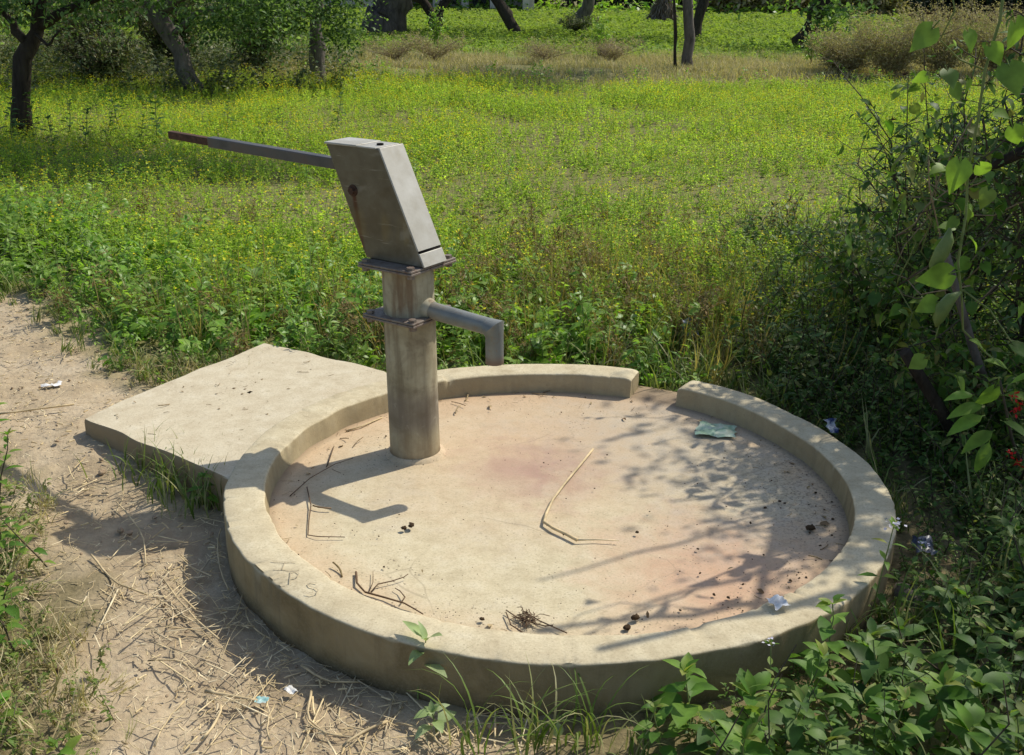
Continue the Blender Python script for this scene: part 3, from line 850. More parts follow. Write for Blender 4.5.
# the long bent straw on the basin floor
fz = ZF+.004
bs = [(593, 449), (580, 465), (565, 483), (553, 499), (546, 514), (544, 522), (553, 528), (566, 534), (577, 540)]
T1 = polytube([at(a_, b_, fz+.003) for a_, b_ in bs], .0042, .0055)
T2 = polytube([at(a_, b_, fz+.002) for a_, b_ in ((577, 540), (598, 539.5), (619, 540.5))], .0028, .0018)
ob = obj('bent_straw', join([T1, T2]), M_STRAW); tag(ob, 'long pale straw bent into an elbow in the middle of the basin floor', 'straw')
def lying(name, label, cat, pts, r0, r1, mat, z=fz, group=None):
    o = obj(name, polytube([at(a_, b_, z+r0+(.004 if i % 3 == 1 else 0)) for i, (a_, b_) in enumerate(pts)], r0, r1), mat)
    return tag(o, label, cat, group)
lying('dry_twig', 'thin dry twig in an L shape on the basin floor beside the pump shadow', 'twig', [(307, 487), (311, 505), (309, 520), (308, 535), (318, 536.5), (345, 537)], .0022, .0014, M_TWIG)
lying('dry_twig', 'short pale stick lying along the inner curb behind the pump pipe', 'twig', [(346, 431), (362, 426), (382, 417.5)], .0034, .0025, M_STRAW)
lying('dry_twig', 'dark crooked twig crossing the pump pipe shadow', 'twig', [(327, 466), (332, 452), (334, 446)], .0024, .0014, M_TWIG)
lying('dry_twig', 'slender straight twig lying in the pump pipe shadow', 'twig', [(290, 496), (310, 478), (335, 464), (353, 458)], .0018, .001, M_TWIG)
rt_ = thing('dry_root', 'curly brown rootlet with side shoots against the near inner curb', 'root', at(385, 600, fz))
base = at(385, 600, fz)
for nm, pts, r0 in (('main_root', [(356, 572), (357, 583), (365, 592), (385, 597.5), (404, 603), (413, 608), (423, 614)], .0035), ('side_shoot', [(371, 592), (378, 584), (392, 581), (404, 577), (408, 574)], .0022), ('side_shoot', [(401, 603), (405, 597), (400, 591), (395, 588)], .0024), ('side_shoot', [(369, 592), (373, 582), (373, 571)], .0016)):
    P = np.array([at(a_, b_, fz+r0+.006*math.sin(i*1.9)**2) for i, (a_, b_) in enumerate(pts)])-base
    obj(nm, tube(P, np.linspace(r0, r0*.5, len(P)), 6), M_TWIG, rt_)
# matted root clump with stalks near the near curb
cl = thing('root_clump', 'dark matted clump of roots with loose stalks at the near inner curb', 'root clump', at(528, 621, fz))
cb = at(528, 621, fz); r = np.random.default_rng(5); Ts = []
for i in range(46):
    a0 = r.uniform(0, 6.28); P = [r.normal(0, .008, 3)*[1.3, 1, .35]+[0, 0, .008]]
    for j in range(4):
        a0 += r.normal(0, .9); P.append(P[-1]+np.array([math.cos(a0), math.sin(a0), r.normal(0, .25)])*r.uniform(.006, .013))
    P = np.array(P); P[:, 2] = np.clip(P[:, 2], .001, .025)
    Ts.append(tube(P, .0011, 4, False))
obj('matted_roots', join(Ts), M_TWIG, cl)
for pts in ([(506, 610), (515, 616), (525, 622)], [(523, 611), (540, 621), (567, 633)], [(530, 622), (545, 626), (553, 625)], [(506, 612), (511, 625), (522, 632)]):
    P = np.array([at(a_, b_, fz+.004) for a_, b_ in pts])-cb
    obj('stalk', tube(P, .0018, 5), M_TWIG, cl)

def lump_T(s, seed):
    r = np.random.default_rng(seed); n, m = 7, 9; V = []
    ph = r.uniform(0, 9)
    for i in range(n):
        th = PI*(i+.02)/(n-1+.04)
        for j in range(m):
            q = 2*PI*j/m
            rad = s*(1+.8*(vnoise(np.cos(q)*1.6+ph, np.sin(q)*1.6+th*2, seed)-.5)+.5*(vnoise(np.cos(q)*4+ph, np.sin(q)*4+th*4, seed+1)-.5))
            V.append((rad*math.sin(th)*math.cos(q), rad*math.sin(th)*math.sin(q), rad*.62*math.cos(th)))
    Fq = [(i*m+j, (i+1)*m+j, (i+1)*m+(j+1) % m, i*m+(j+1) % m) for i in range(n-1) for j in range(m)]
    return TT(V, Fq)
lumps = [mesh('soil_lump', lump_T(1, 60+i), [M_CLOD]) for i in range(4)]
def put_lump(px, py, s, label, group=None, z=fz, mt=None):
    o = bpy.data.objects.new('soil_lump', lumps[int(rng.integers(0, 4))]); COL.objects.link(o)
    p = at(px, py, z); o.location = (p[0], p[1], p[2]+s*.5); o.scale = (s, s*rng.uniform(.7, 1), s*rng.uniform(.7, 1)); o.rotation_euler = (0, 0, rng.uniform(0, 6))
    tag(o, label, 'soil lump', group); return o
put_lump(810, 530, .0155, 'round brown soil lump in the branch shade at the inner curb, biggest of them')
put_lump(635, 619.5, .0125, 'oblong dark soil lump on the near floor by the curb, upper of a close pair')
put_lump(627, 629, .0105, 'dark soil lump touching the near inner curb, lower of a close pair')
put_lump(411, 527, .012, 'crumbly soil lump midway between the pump shadow and the bent straw')
put_lump(404, 529, .009, 'smaller crumb of soil touching the lump near the pump shadow')
put_lump(482, 620, .007, 'single round soil pellet on the near floor beside the root clump')
put_lump(637, 533, .006, 'dark pellet of soil next to the end of the bent straw')
for px, py in ((766, 509), (841, 500), (832, 503), (848, 517), (831, 535), (809, 535), (790, 582), (805, 577), (697, 549), (750, 522), (712, 597), (729, 598), (700, 574), (765, 554), (838, 492), (833, 520), (824, 512), (815, 492), (780, 503), (745, 585)):
    put_lump(px+rng.normal(0, 1), py+rng.normal(0, 1), rng.uniform(.0035, .0062), 'dark pellet of soil scattered on the shaded side of the basin floor', 'soil pellets on the shaded side of the basin')
# crumbs nobody could count
n = 3000
A_ = rng.uniform(0, 6.28, n); Rr = RI*np.sqrt(rng.uniform(.0, .985, n))
x, y = BC[0]+Rr*np.cos(A_), BC[1]+Rr*np.sin(A_)
k = rng.uniform(size=n) < .10+.55*sstep(.3, .9, x-BC[0])+.5*sstep(.55, .92, Rr)*(.3+.7*sstep(.4, -.9, y-BC[1]))
x, y = x[k], y[k]
s = np.minimum(.0011*np.exp(rng.normal(0, .5, len(x))), .004)
cr_ = bake([lump_T(1, 70), lump_T(1, 71)], rng.integers(0, 2, len(x)), upright(np.stack([x, y, np.full(len(x), fz)], -1), rng.uniform(0, 6, len(x)), s))
tag(obj('soil_crumbs', cr_, M_CLOD), 'dark soil crumbs sprinkled over the basin floor', kind='stuff')

# bits of straw, husk and leaf blown against the inside of the curb
n = 150; A_ = rng.uniform(0, 6.28, n); Rr = RI*(1-np.abs(rng.normal(0, .09, n)))-.015
x, y = BC[0]+Rr*np.cos(A_), BC[1]+Rr*np.sin(A_)
bT = [flatstraw(1, .05, .2, 131), flatstraw(1, .09, -.4, 132), setm(leaf(1, .3, prof_lance, 3, .3, .8), 0), setm(leaf(.6, .3, prof_ovate, 3, .3, 1.), 0)]
Mx = upright(np.stack([x, y, np.full(n, fz+.003)], -1), rng.uniform(0, 6.28, n), np.clip(.022*np.exp(rng.normal(0, .5, n)), .008, .07), .15)
tag(obj('husk_litter', bake(bT, rng.integers(0, 4, n), Mx), leaf_mat('husk', [(.30, .21, .11), (.16, .10, .055), (.42, .32, .18), (.22, .17, .08)], .1, .8, .1)), 'bits of husk and straw blown against the inside of the curb', kind='stuff')
x, y = scatter(190, -1.6, -.5, 3.3, 4.4, lambda x, y: sdpoly(x, y, SLABP) > .04); n = len(x)
Mx = upright(np.stack([x, y, .103+.05*np.clip(np.hypot(x+1.53, y-3.57)/1.15, 0, 1)], -1), rng.uniform(0, 6.28, n), np.clip(.014*np.exp(rng.normal(0, .6, n)), .005, .06), .15)
tag(obj('husk_litter', bake(bT, rng.integers(0, 4, n), Mx), leaf_mat('slab_husk', [(.30, .22, .12), (.18, .12, .07), (.40, .31, .19)], .1, .8, .1)), 'bits of husk and dirt strewn over the slab', kind='stuff')

# litter
def crumple(w_, h_, seed, amp=.02, n=9):
    r = np.random.default_rng(seed)
    X, Y = np.meshgrid(np.linspace(-w_/2, w_/2, n), np.linspace(-h_/2, h_/2, n), indexing='ij')
    Z = amp*(vnoise(X/w_*5+seed, Y/h_*4, seed)+.6*vnoise(X/w_*11, Y/h_*9+seed, seed+1))
    X = X*(1+.25*(vnoise(Y/h_*3+seed, X*0, seed+2)-.5))+.06*w_*(vnoise(X/w_*6, Y/h_*6, seed+4)-.5); Y = Y*(1+.3*(vnoise(X/w_*3, X*0+seed, seed+3)-.5))
    return TT(np.stack([X, Y, Z], -1).reshape(-1, 3), grid(n, n))
def litter(name, label, cat, px, py, z, w_, h_, rot, col1, col2, seed, amp=.02, tilt=(0, 0), rough=.35, sc=30, n=9, mid=None):
    k = NT(name+'_film'); nn = k.noise(k.obj(), sc, 3, .6)
    st = [(.40, col1), (.6, col2)] if mid is None else [(.36, col1), (.5, mid), (.62, col2)]
    k.surf(k.ramp(nn, st), rough, .5, bump=nn, bstr=.2, bdist=.004)
    o = obj(name, crumple(w_, h_, seed, amp, n), k.m)
    o.location = Vector(at(px, py, z)); o.rotation_euler = (tilt[0], tilt[1], rot)
    return tag(o, label, cat)
litter('plastic_wrapper', 'flattened green plastic wrapper on the basin floor beside the drain gap', 'wrapper', 716, 432, ZF+.003, .150, .12, -.25, (.22, .36, .21), (.50, .55, .40), 3, .012, n=13, mid=(.34, .48, .32))
litter('plastic_scrap', 'crumpled clear white plastic scrap lying on top of the near curb', 'plastic scrap', 778, 606, ZR+.004, .042, .045, .3, (.55, .55, .52), (.80, .80, .77), 5, .016, rough=.5)
litter('wrapper_scrap', 'blue and white wrapper scrap standing up behind the shaded curb', 'wrapper', 829, 427, .135, .06, .05, .6, (.62, .63, .65), (.04, .06, .20), 8, .02, tilt=(.9, .2))
litter('paper_scrap', 'torn white paper scrap lying on the earth path beyond the slab', 'paper', 52, 388, .008, .085, .035, .5, (.68, .66, .62), (.82, .82, .80), 11, .018)
litter('plastic_chip', 'small turquoise plastic chip on the strawy path below the basin', 'plastic chip', 262, 702, .006, .032, .022, -.2, (.25, .45, .42), (.5, .62, .58), 13, .008)
litter('plastic_chip', 'whitish plastic chip half hidden in straw in the curb shadow', 'plastic chip', 291, 692, .008, .022, .026, .8, (.6, .58, .52), (.7, .7, .66), 15, .008)
litter('plastic_bag', 'dark blue plastic bag scrap half buried in the shaded weeds by the curb', 'plastic bag', 921, 549, .05, .07, .06, .2, (.03, .035, .06), (.10, .115, .15), 17, .03, tilt=(.5, .1))
litter('plastic_bag', 'grey white plastic bag scrap caught in the grass behind the drain gap', 'plastic bag', 686, 331, .10, .07, .10, .4, (.30, .33, .38), (.55, .57, .60), 19, .05, tilt=(.9, .1))
sto = obj('field_stone', lump_T(.055, 91), plain('stone_grey', (.10, .085, .07), (.26, .23, .19), 18, .9, .1, .5)); sto.location = Vector(at(908, 596, .01)); tag(sto, 'angular grey brown stone among the weeds beside the curb', 'stone')

# straw on the path
def strawd(x, y):
    d = np.hypot(x-BC[0], y-BC[1])-RO
    a = pathm(x, y)*(.10+.9*np.exp(-(d/.28)**2))*(.35+.65*sstep(3.6, 2.6, y))
    a = a+.55*np.exp(-(np.hypot(x+1.15, y-2.85)/.38)**2)+.45*np.exp(-(np.hypot(x+1.45, y-3.25)/.22)**2)+.8*np.exp(-(np.hypot(x+.45, y-2.15)/.3)**2)
    return a*(.3+.9*vnoise(x*6, y*6, 77))*free(x, y)
sT = [TT(*(lambda T: (T[0]*[1, 1, .45]+[0, 0, .003], T[1]))(flatstraw(1, .022*q, b_, 100+i, kk))) for i, (q, b_, kk) in enumerate([(1., .06, None), (1.9, -.05, None), (.8, .16, None), (1.1, .0, .5), (2.3, 0, None), (.9, -.1, -.3)])]
x, y = scatter(22000, -2.6, .5, 1.6, 5.2, strawd); n = len(x)
Ls = np.clip(.042*np.exp(rng.normal(0, .75, n)), .01, .2)
Mx = upright(P3(x, y, .003+.012*rng.uniform(0, 1, n)*(vnoise(x*6, y*6, 77) > .4)), rng.uniform(0, 6.28, n), Ls, .06)
Mx[:, :3, 1:3] *= (rng.uniform(.055, .13, n)/Ls)[:, None, None]
tag(obj('straw_litter', bake(sT, rng.integers(0, 6, n), Mx), M_STRAW), 'broken dry straw littering the path and heaped along the basin foot', kind='stuff')
# fine chaff
x, y = scatter(14000, -2.8, .5, 1.6, 5.6, lambda x, y: pathm(x, y)*free(x, y)*(.2+.8*vnoise(x*7, y*7, 78))*.7); n = len(x)
Mx = upright(P3(x, y, .002), rng.uniform(0, 6.28, n), rng.uniform(.008, .025, n), .15)
tag(obj('chaff', bake([flatstraw(1, .16, .2, 120), flatstraw(1, .24, -.3, 121)], rng.integers(0, 2, n), Mx), M_STRAW), 'fine chaff strewn over the earth path', kind='stuff')
x, y = scatter(2600, -3.2, .3, 1.6, 6, lambda x, y: pathm(x, y)*free(x, y)*.8*(.2+.8*vnoise(x*4, y*4, 79))); n = len(x)
M_DIRT = plain('dirt_crumb', (.28, .20, .125), (.42, .32, .21), 40, .95, .1, .4)
tag(obj('dirt_clods', bake([lump_T(1, 80), lump_T(1, 81), lump_T(1, 82)], rng.integers(0, 3, n), upright(P3(x, y, .0), rng.uniform(0, 6, n), np.minimum(.0035*np.exp(rng.normal(0, .55, n)), .014))), M_DIRT), 'small clods of dry earth on the path', kind='stuff')
# longer stalks that can be picked out one by one
smesh = [mesh('straw_stalk', flatstraw(1, .016*q, b_, 140+i, kk), [M_STRAW]) for i, (q, b_, kk) in enumerate([(1., .12, None), (1.3, -.1, None), (.8, .2, None), (1.1, .05, .3), (1.5, 0, None), (.9, -.15, -.2)])]
stalks = [((218, 577), (273, 576)), ((305, 550), (310, 590)), ((322, 590), (330, 640)), ((431, 640), (429, 700)), ((290, 600), (275, 655)), ((120, 500), (160, 560)), ((160, 580), (215, 640)), ((385, 598), (330, 608)), ((240, 610), (265, 640)), ((300, 665), (345, 690)), ((295, 645), (292, 695)), ((345, 640), (365, 660)), ((270, 705), (265, 740)), ((340, 745), (385, 720)), ((605, 690), (560, 705)), ((310, 690), (305, 735)), ((205, 690), (260, 700)), ((150, 655), (200, 660)), ((180, 700), (150, 745)), ((225, 705), (205, 740)), ((300, 720), (340, 740)), ((90, 555), (130, 600)), ((0, 420), (75, 410)), ((60, 360), (75, 345)), ((240, 540), (300, 560)), ((128, 455), (180, 520)), ((290, 575), (360, 660)), ((380, 665), (350, 735)), ((430, 740), (470, 690)), ((400, 720), (455, 745)), ((215, 625), (300, 640)), ((232, 560), (236, 600)), ((215, 530), (222, 590)), ((260, 620), (310, 655))]
for i, (p, q) in enumerate(stalks):
    a_, b_ = at(*p, .012), at(*q, .012); d = b_-a_
    if not free(np.array([a_[0], b_[0]]), np.array([a_[1], b_[1]])).all(): continue
    o = bpy.data.objects.new('straw_stalk', smesh[i % 6]); COL.objects.link(o)
    L = float(np.hypot(d[0], d[1])); m_ = (a_+b_)/2
    o.location = (m_[0], m_[1], float(gz(m_[0], m_[1]))+.006); o.rotation_euler = (0, 0, math.atan2(d[1], d[0])); o.scale = (L, .36, .36)
    tag(o, 'single long dry straw stalk lying on the path near the basin', 'straw', 'long straw stalks on the path')

# ------------------------------------------------------------------ the mustard crop and the weeds round it
YB = np.array([(-9, 9.5), (-4.4, 7.0), (-2.9, 5.75), (-2.5, 5.4), (-2.0, 4.9), (-1.7, 4.45), (-1.0, 4.3), (0, 4.25), (1.2, 4.0), (9, 3.9)])
def near_edge(x): return np.interp(x, YB[:, 0], YB[:, 1])
def crop_T(seed, h, nl, fl, L=.042, lod=2):
    r = np.random.default_rng(seed); Ts = []
    P = bend_path(h, .25, 3, r); Ts.append(tube(P, [.0022, .0018, .0014, .001], 3, False, 1))
    for i in range(nl):
        t = r.uniform(.02, .95)**.8; f = t*3; j = min(int(f), 2); p = P[j]+(P[j+1]-P[j])*(f-j)
        b = r.uniform(0, 6.28); e = r.uniform(-.1, .9)
        d = np.array([[math.cos(b)*math.cos(e), math.sin(b)*math.cos(e), math.sin(e)]])
        s = (1.25-.75*t)*r.uniform(.7, 1.3)
        T = leaf(L*s, L*.42*s, prof_ovate if i % 2 else prof_lance, lod, .25, r.uniform(.3, 1.2), 0, 0)
        Ts.append(bake([T], [0], frames(p[None], d, np.array([[r.normal(0, .3), r.normal(0, .3), 1.]]), 1)))
    for i in range(fl):
        c = P[-1]+r.normal(0, 1, 3)*[.018, .018, .02]; s = r.uniform(.004, .0068)
        q = TT([(-s, -s, 0), (s, -s, 0), (s, s, 0), (-s, s, 0)], [(0, 1, 2, 3)], 2)
        e = r.normal(0, .7, 2)
        Ts.append(bake([q], [0], frames(c[None], np.array([[1., e[0], e[1]]]), np.array([[e[1], e[0], 1.]]), 1)))
    return join(Ts)
cT = [crop_T(200+i, h, nl, fl) for i, (h, nl, fl) in enumerate([(.24, 18, 3), (.27, 20, 5), (.21, 18, 2), (.28, 19, 6), (.20, 22, 0), (.17, 20, 1), (.25, 17, 4), (.22, 24, 0)])]
cTf = [crop_T(210+i, h, nl, fl, .042, 1) for i, (h, nl, fl) in enumerate([(.24, 18, 3), (.27, 20, 5), (.21, 18, 2), (.28, 19, 6), (.20, 22, 0), (.17, 20, 1), (.25, 17, 4), (.22, 24, 0)])]
cTn = [crop_T(220+i, h, nl, fl, .04, 2) for i, (h, nl, fl) in enumerate([(.24, 26, 3), (.27, 28, 4), (.20, 26, 1), (.22, 30, 0)])]
BARE = [(*at(a_, b_)[:2], r_) for a_, b_, r_ in ((785, 202, .28), (560, 268, .16), (640, 180, .2), (770, 185, .18), (415, 195, .2), (180, 215, .2), (300, 232, .16), (520, 150, .35), (860, 165, .3), (700, 250, .12), (660, 130, .4), (90, 240, .14))]
def cropd(x, y):
    e = y-near_edge(x)
    bare = (.45+.7*sstep(.22, .5, vnoise(x*.9, y*.9, 91)*.65+vnoise(x*2.6, y*2.6, 92)*.35))
    for cx_, cy_, r_ in BARE: bare = bare*(1-.92*np.exp(-(((x-cx_)/r_)**2+((y-cy_)/(r_*.8))**2)))
    return sstep(.5, 1.5, e)*bare*sstep(18.6, 17.6, y+.4*np.sin(x*.8))
def wedge(n, y0, y1, x0=-99, x1=99, pad=.8, r=rng):
    """points spread evenly over the ground between two distances, wide enough for the view"""
    n = int(n*1.2); y = np.sqrt(r.uniform(y0**2, y1**2, n)); x = r.uniform(-1, 1, n)*(.62*y+pad)
    k = (x > x0) & (x < x1); return x[k], y[k]
def keep(xy, d): k = rng.uniform(size=len(xy[0])) < d(*xy); return xy[0][k], xy[1][k]
def pickfl(x, y, nfl, n_all):
    """plants in flower in drifts"""
    f = sstep(.42, .62, vnoise(x*.45+3, y*.45, 93)*.6+vnoise(x*1.7, y*1.7, 94)*.4)
    return f
x, y = keep(wedge(42000, 6.8, 19.6), cropd); n = len(x)
f = sstep(.36, .58, vnoise(x*.4+3, y*.4, 93)*.6+vnoise(x*1.7, y*1.7, 94)*.4)*sstep(2.6, .2, np.abs(x)-.40*y)
idx = np.where(rng.uniform(size=n) < (.32+.65*f)*(.7+.3*sstep(7.5, 10, y)), rng.choice([0, 1, 3, 6, 2], n), rng.choice([2, 4, 5, 7], n))
Mx = upright(P3(x, y), rng.uniform(0, 6.28, n), rng.uniform(.5, .95, n)*(.65+.7*vnoise(x*1.3, y*1.3, 95)), .25); q = y > 10.5
tag(obj('mustard_crop', join([bake(cT, idx[~q], Mx[~q]), bake(cTf, idx[q], Mx[q])]), [M_FIELD, M_STEMG, M_YELLOW]), 'yellow flowering mustard crop filling the field behind the basin', kind='stuff')
x, y = keep(wedge(11500, 4.2, 6.9), lambda x, y: cropd(x, y)*free(x, y)); n = len(x)
tag(obj('mustard_crop', bake(cTn, rng.choice(4, n, p=[.1, .08, .32, .5]), upright(P3(x, y), rng.uniform(0, 6.28, n), rng.uniform(.6, 1.05, n), .22)), [M_FIELD, M_STEMG, M_YELLOW]), 'near fringe of the mustard crop mixed with weeds', kind='stuff')

# weedy verge between crop, slab and basin
def vergeT(seed, h, nl, L, W, prof, lod=3):
    r = np.random.default_rng(seed); Ts = []
    P = bend_path(h, .6, 4, r); Ts.append(tube(P, np.linspace(.0022, .001, 5), 4, False, 1))
    for i in range(nl):
        t = r.uniform(.02, 1); f = t*4; j = min(int(f), 3); p = P[j]+(P[j+1]-P[j])*(f-j)
        b = r.uniform(0, 6.28); e = r.uniform(-.2, .8); d = np.array([[math.cos(b)*math.cos(e), math.sin(b)*math.cos(e), math.sin(e)]])
        s = r.uniform(.6, 1.25)*(1.1-.4*t)
        Ts.append(bake([leaf(L*s, W*s, prof, lod, r.uniform(.1, .4), r.uniform(.3, 1.1), L*.12 if lod > 1 else 0, 0)], [0], frames(p[None], d, np.array([[r.normal(0, .3), r.normal(0, .3), 1.]]), 1)))
    return join(Ts)
vT = [vergeT(300+i, h, nl, L, W, pf) for i, (h, nl, L, W, pf) in enumerate([(.18, 16, .05, .026, prof_ovate), (.24, 18, .045, .02, prof_ovate), (.13, 14, .04, .024, prof_round), (.28, 20, .06, .022, prof_lance), (.20, 14, .085, .05, prof_ovate), (.10, 18, .028, .016, prof_ovate)])]
def verged(x, y):
    e = y-near_edge(x)
    return sstep(-.18, .15, e)*sstep(2.0, .7, e)*(.45+.55*vnoise(x*3, y*3, 96))*free(x, y, .01)*(1-pathm(x, y)*.8)
x, y = keep(wedge(13000, 3.9, 9.8), lambda x, y: verged(x, y)*(x < .05*y+.6)); n = len(x)
e = y-near_edge(x)
tag(obj('verge_weeds', bake(vT, rng.choice(6, n, p=[.2, .17, .15, .13, .2, .15]), upright(P3(x, y), rng.uniform(0, 6.28, n), rng.uniform(.7, 1.35, n)*(.45+.6*sstep(-.1, .5, e)), .25)), [M_WEED, M_STEMG]), 'tangle of broad leaved weeds on the verge behind slab and basin', kind='stuff')
# rusty dry patch behind the spout and dry stalks in the verge
dT = [shrub(.30, .10, 4, 7, 5, [leaf(.03, .009, prof_lance, 2, .2, .6)], 330+i, .08, .0016, .4, .5)[0] for i in range(2)]
dL = [shrub(.30, .10, 4, 7, 5, [leaf(.03, .009, prof_lance, 2, .2, .6)], 330+i, .08, .0016, .4, .5)[1] for i in range(2)]
M_RUSTY = leaf_mat('reddish_dry_leaf', [(.16, .12, .03), (.22, .14, .05), (.27, .21, .09), (.14, .15, .03)], .3, .6, .15)
def rustd(x, y):
    return .62*(.95*np.exp(-(((x-.45)/.75)**2+((y-5.6)/.75)**2))+.12*np.exp(-(((x+1.3)/.5)**2+((y-5.0)/.35)**2))+.5*np.exp(-(((x+.6)/.4)**2+((y-4.85)/.3)**2))+.02)*free(x, y, .05)*(y > near_edge(x)+.1)
x, y = keep(wedge(3000, 4.3, 7.5), rustd); n = len(x)
Mx = upright(P3(x, y), rng.uniform(0, 6.28, n), rng.uniform(.6, 1.15, n), .25); ii = rng.integers(0, 2, n)
tag(obj('dry_weeds', join([bake(dT, ii, Mx), bake([setm(q, 0) for q in dL], ii, Mx)]), [M_RUSTY, M_STEMT]), 'reddish dried weeds mixed into the verge behind the spout', kind='stuff')
# grass in the verge near the drain gap and around the ring
gT = [tuft(nb, L, .0075, 340+i, .02, (.7, 2.), 4) for i, (nb, L) in enumerate([(9, .20), (12, .15), (8, .26), (14, .11)])]
def grassd(x, y):
    e = y-near_edge(x)
    a = np.exp(-(((x-.9)/.75)**2+((y-4.75)/.55)**2))+.25*sstep(0, .3, e)*sstep(1.6, .6, e)
    d = np.hypot(x-BC[0], y-BC[1])-RO
    a = a+.5*np.exp(-(d/.06)**2)*(y > 3.9)+.35*np.exp(-((path_sd(x, y))/.12)**2)*(x < -1.2)*(y > 3.9)
    a = a+.18*sstep(.1, 1., x-.3*y+.6)
    return np.clip(a, 0, 1)*free(x, y, .0)
x, y = keep(wedge(5200, 3.4, 7.5), grassd); n = len(x)
x2, y2 = keep(wedge(2000, 1.6, 3.4, pad=.4), lambda x, y: (x > .35)*free(x, y)*.6*(vnoise(x*5, y*5, 88) > .45)); x = np.concatenate([x, x2]); y = np.concatenate([y, y2]); n = len(x)
tag(obj('verge_grass', bake(gT, rng.choice(4, n), upright(P3(x, y), rng.uniform(0, 6.28, n), rng.uniform(.6, 1.2, n), .2)), [M_GRASS]), 'arching grass along the edge of basin, slab and path', kind='stuff')

hT = [tuft(12, L, .006, 360+i, .03, (.2, 1.3), 4) for i, L in enumerate((.34, .28, .40))]
x, y = keep(wedge(5200, 4.25, 7.2), lambda x, y: (.9*np.exp(-(((x-.5)/.8)**2+((y-5.35)/.75)**2))+.30*np.exp(-(((x+1.2)/1.)**2+((y-5.2)/.5)**2)))*free(x, y, .06)*(y > near_edge(x)+.1)*(.3+.7*vnoise(x*4, y*4, 116))); n = len(x)
tag(obj('dry_grass', bake(hT, rng.choice(3, n), upright(P3(x, y), rng.uniform(0, 6.28, n), rng.uniform(.6, 1.1, n), .2)), [leaf_mat('half_dry_grass', [(.20, .24, .05), (.34, .28, .11), (.42, .33, .15), (.30, .20, .08), (.16, .25, .04)], .4, .55, .2)]), 'tall half dry grass in the weeds behind the spout and the drain gap', kind='stuff')

# shaded weeds filling the corner beside the basin
uT = [vergeT(350+i, h, nl, L, W, pf) for i, (h, nl, L, W, pf) in enumerate([(.16, 26, .03, .013, prof_ovate), (.22, 30, .026, .012, prof_lance), (.12, 22, .034, .018, prof_ovate), (.26, 24, .045, .022, prof_ovate)])]
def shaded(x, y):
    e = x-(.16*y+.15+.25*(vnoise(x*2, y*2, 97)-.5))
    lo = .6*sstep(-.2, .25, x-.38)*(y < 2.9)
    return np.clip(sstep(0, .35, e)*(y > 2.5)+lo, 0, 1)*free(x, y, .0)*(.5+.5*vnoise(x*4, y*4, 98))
x, y = keep(wedge(16000, 1.5, 7.2, pad=.5), lambda x, y: shaded(x, y)*(x > 0)); n = len(x)
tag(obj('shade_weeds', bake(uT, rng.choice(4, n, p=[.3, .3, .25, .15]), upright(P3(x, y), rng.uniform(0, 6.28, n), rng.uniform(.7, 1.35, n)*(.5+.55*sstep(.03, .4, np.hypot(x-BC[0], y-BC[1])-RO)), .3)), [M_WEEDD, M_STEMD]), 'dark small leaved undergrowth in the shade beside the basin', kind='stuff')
# ankle-high scrub along the path's far side (photo's near corner)
def cornerd(x, y):
    s = path_sd(x, y)
    return sstep(.12, -.12, s+.15*(vnoise(x*6, y*6, 99)-.5))*(x < -.7)*(y < 4.6)*(.35+.65*vnoise(x*5, y*5, 100))
x, y = keep(wedge(9000, 1.5, 5.2, x1=-.6, pad=.6), cornerd); n = len(x)
tag(obj('corner_weeds', bake(uT, rng.choice(4, n, p=[.35, .2, .35, .1]), upright(P3(x, y), rng.uniform(0, 6.28, n), rng.uniform(.25, .7, n), .3)), [leaf_mat('corner_leaf', [(.12, .18, .03), (.19, .25, .06), (.32, .27, .12), (.11, .20, .03)], .3, .5, .2), M_STEMT]), 'low half dried weeds along the near edge of the path', kind='stuff')
x, y = keep(wedge(9000, 1.5, 5.2, x1=-.6, pad=.6), cornerd); n = len(x)
tag(obj('dry_grass', bake(gT, rng.choice(4, n), upright(P3(x, y), rng.uniform(0, 6.28, n), rng.uniform(.35, .7, n), .5)), [M_DRY]), 'bleached dry grass among the corner weeds', kind='stuff')

# ------------------------------------------------------------------ plants one can tell apart
def plant(name, T, label, cat, loc, rz, s, mats, group=None, flowers=False):
    """a plant with its stem, foliage and flowers as parts"""
    o = thing(name, label, cat, loc, (rng.normal(0, .06), rng.normal(0, .06), rz), group); o.scale = (s, s, s)
    if isinstance(T, tuple) and isinstance(T[0], bpy.types.Mesh): ms = T
    else: ms = plant_mesh(T, mats)
    for nm, me in zip(('foliage', 'stem', 'flower_head'), ms):
        if me is None: continue
        c = bpy.data.objects.new(nm, me); COL.objects.link(c); c.parent = o
    return o
def plant_mesh(T, mats):
    out = []
    for i, nm in enumerate(('foliage', 'stem', 'flower_head')):
        out.append(mesh(nm, only(T, i), [mats[i]]) if (T[2] == i).any() else None)
    return tuple(out)
M_LILAC = plain('lilac_flower', (.42, .40, .46), (.58, .56, .60), 90, .8, .1)
M_RED = leaf_mat('red_flower', [(.50, .015, .02), (.62, .03, .03)], .25, .5, .2)
WM = [M_FRESH, M_STEMG, M_LILAC]; WD = [M_WEEDD, M_STEMG, M_LILAC]
bigs = [plant_mesh(broadleaf(h, pr, L, W, 400+i, .2, prof_ovate, 5, bt, 2, .8, (.05, .6)), m_) for i, (h, pr, L, W, bt, m_) in enumerate([
    (.17, 6, .10, .055, .2, WM), (.22, 7, .08, .04, .15, WM), (.12, 4, .13, .074, .3, WM), (.19, 7, .092, .05, .15, WD), (.15, 5, .12, .066, .25, WD), (.24, 8, .075, .035, .1, WD)])]
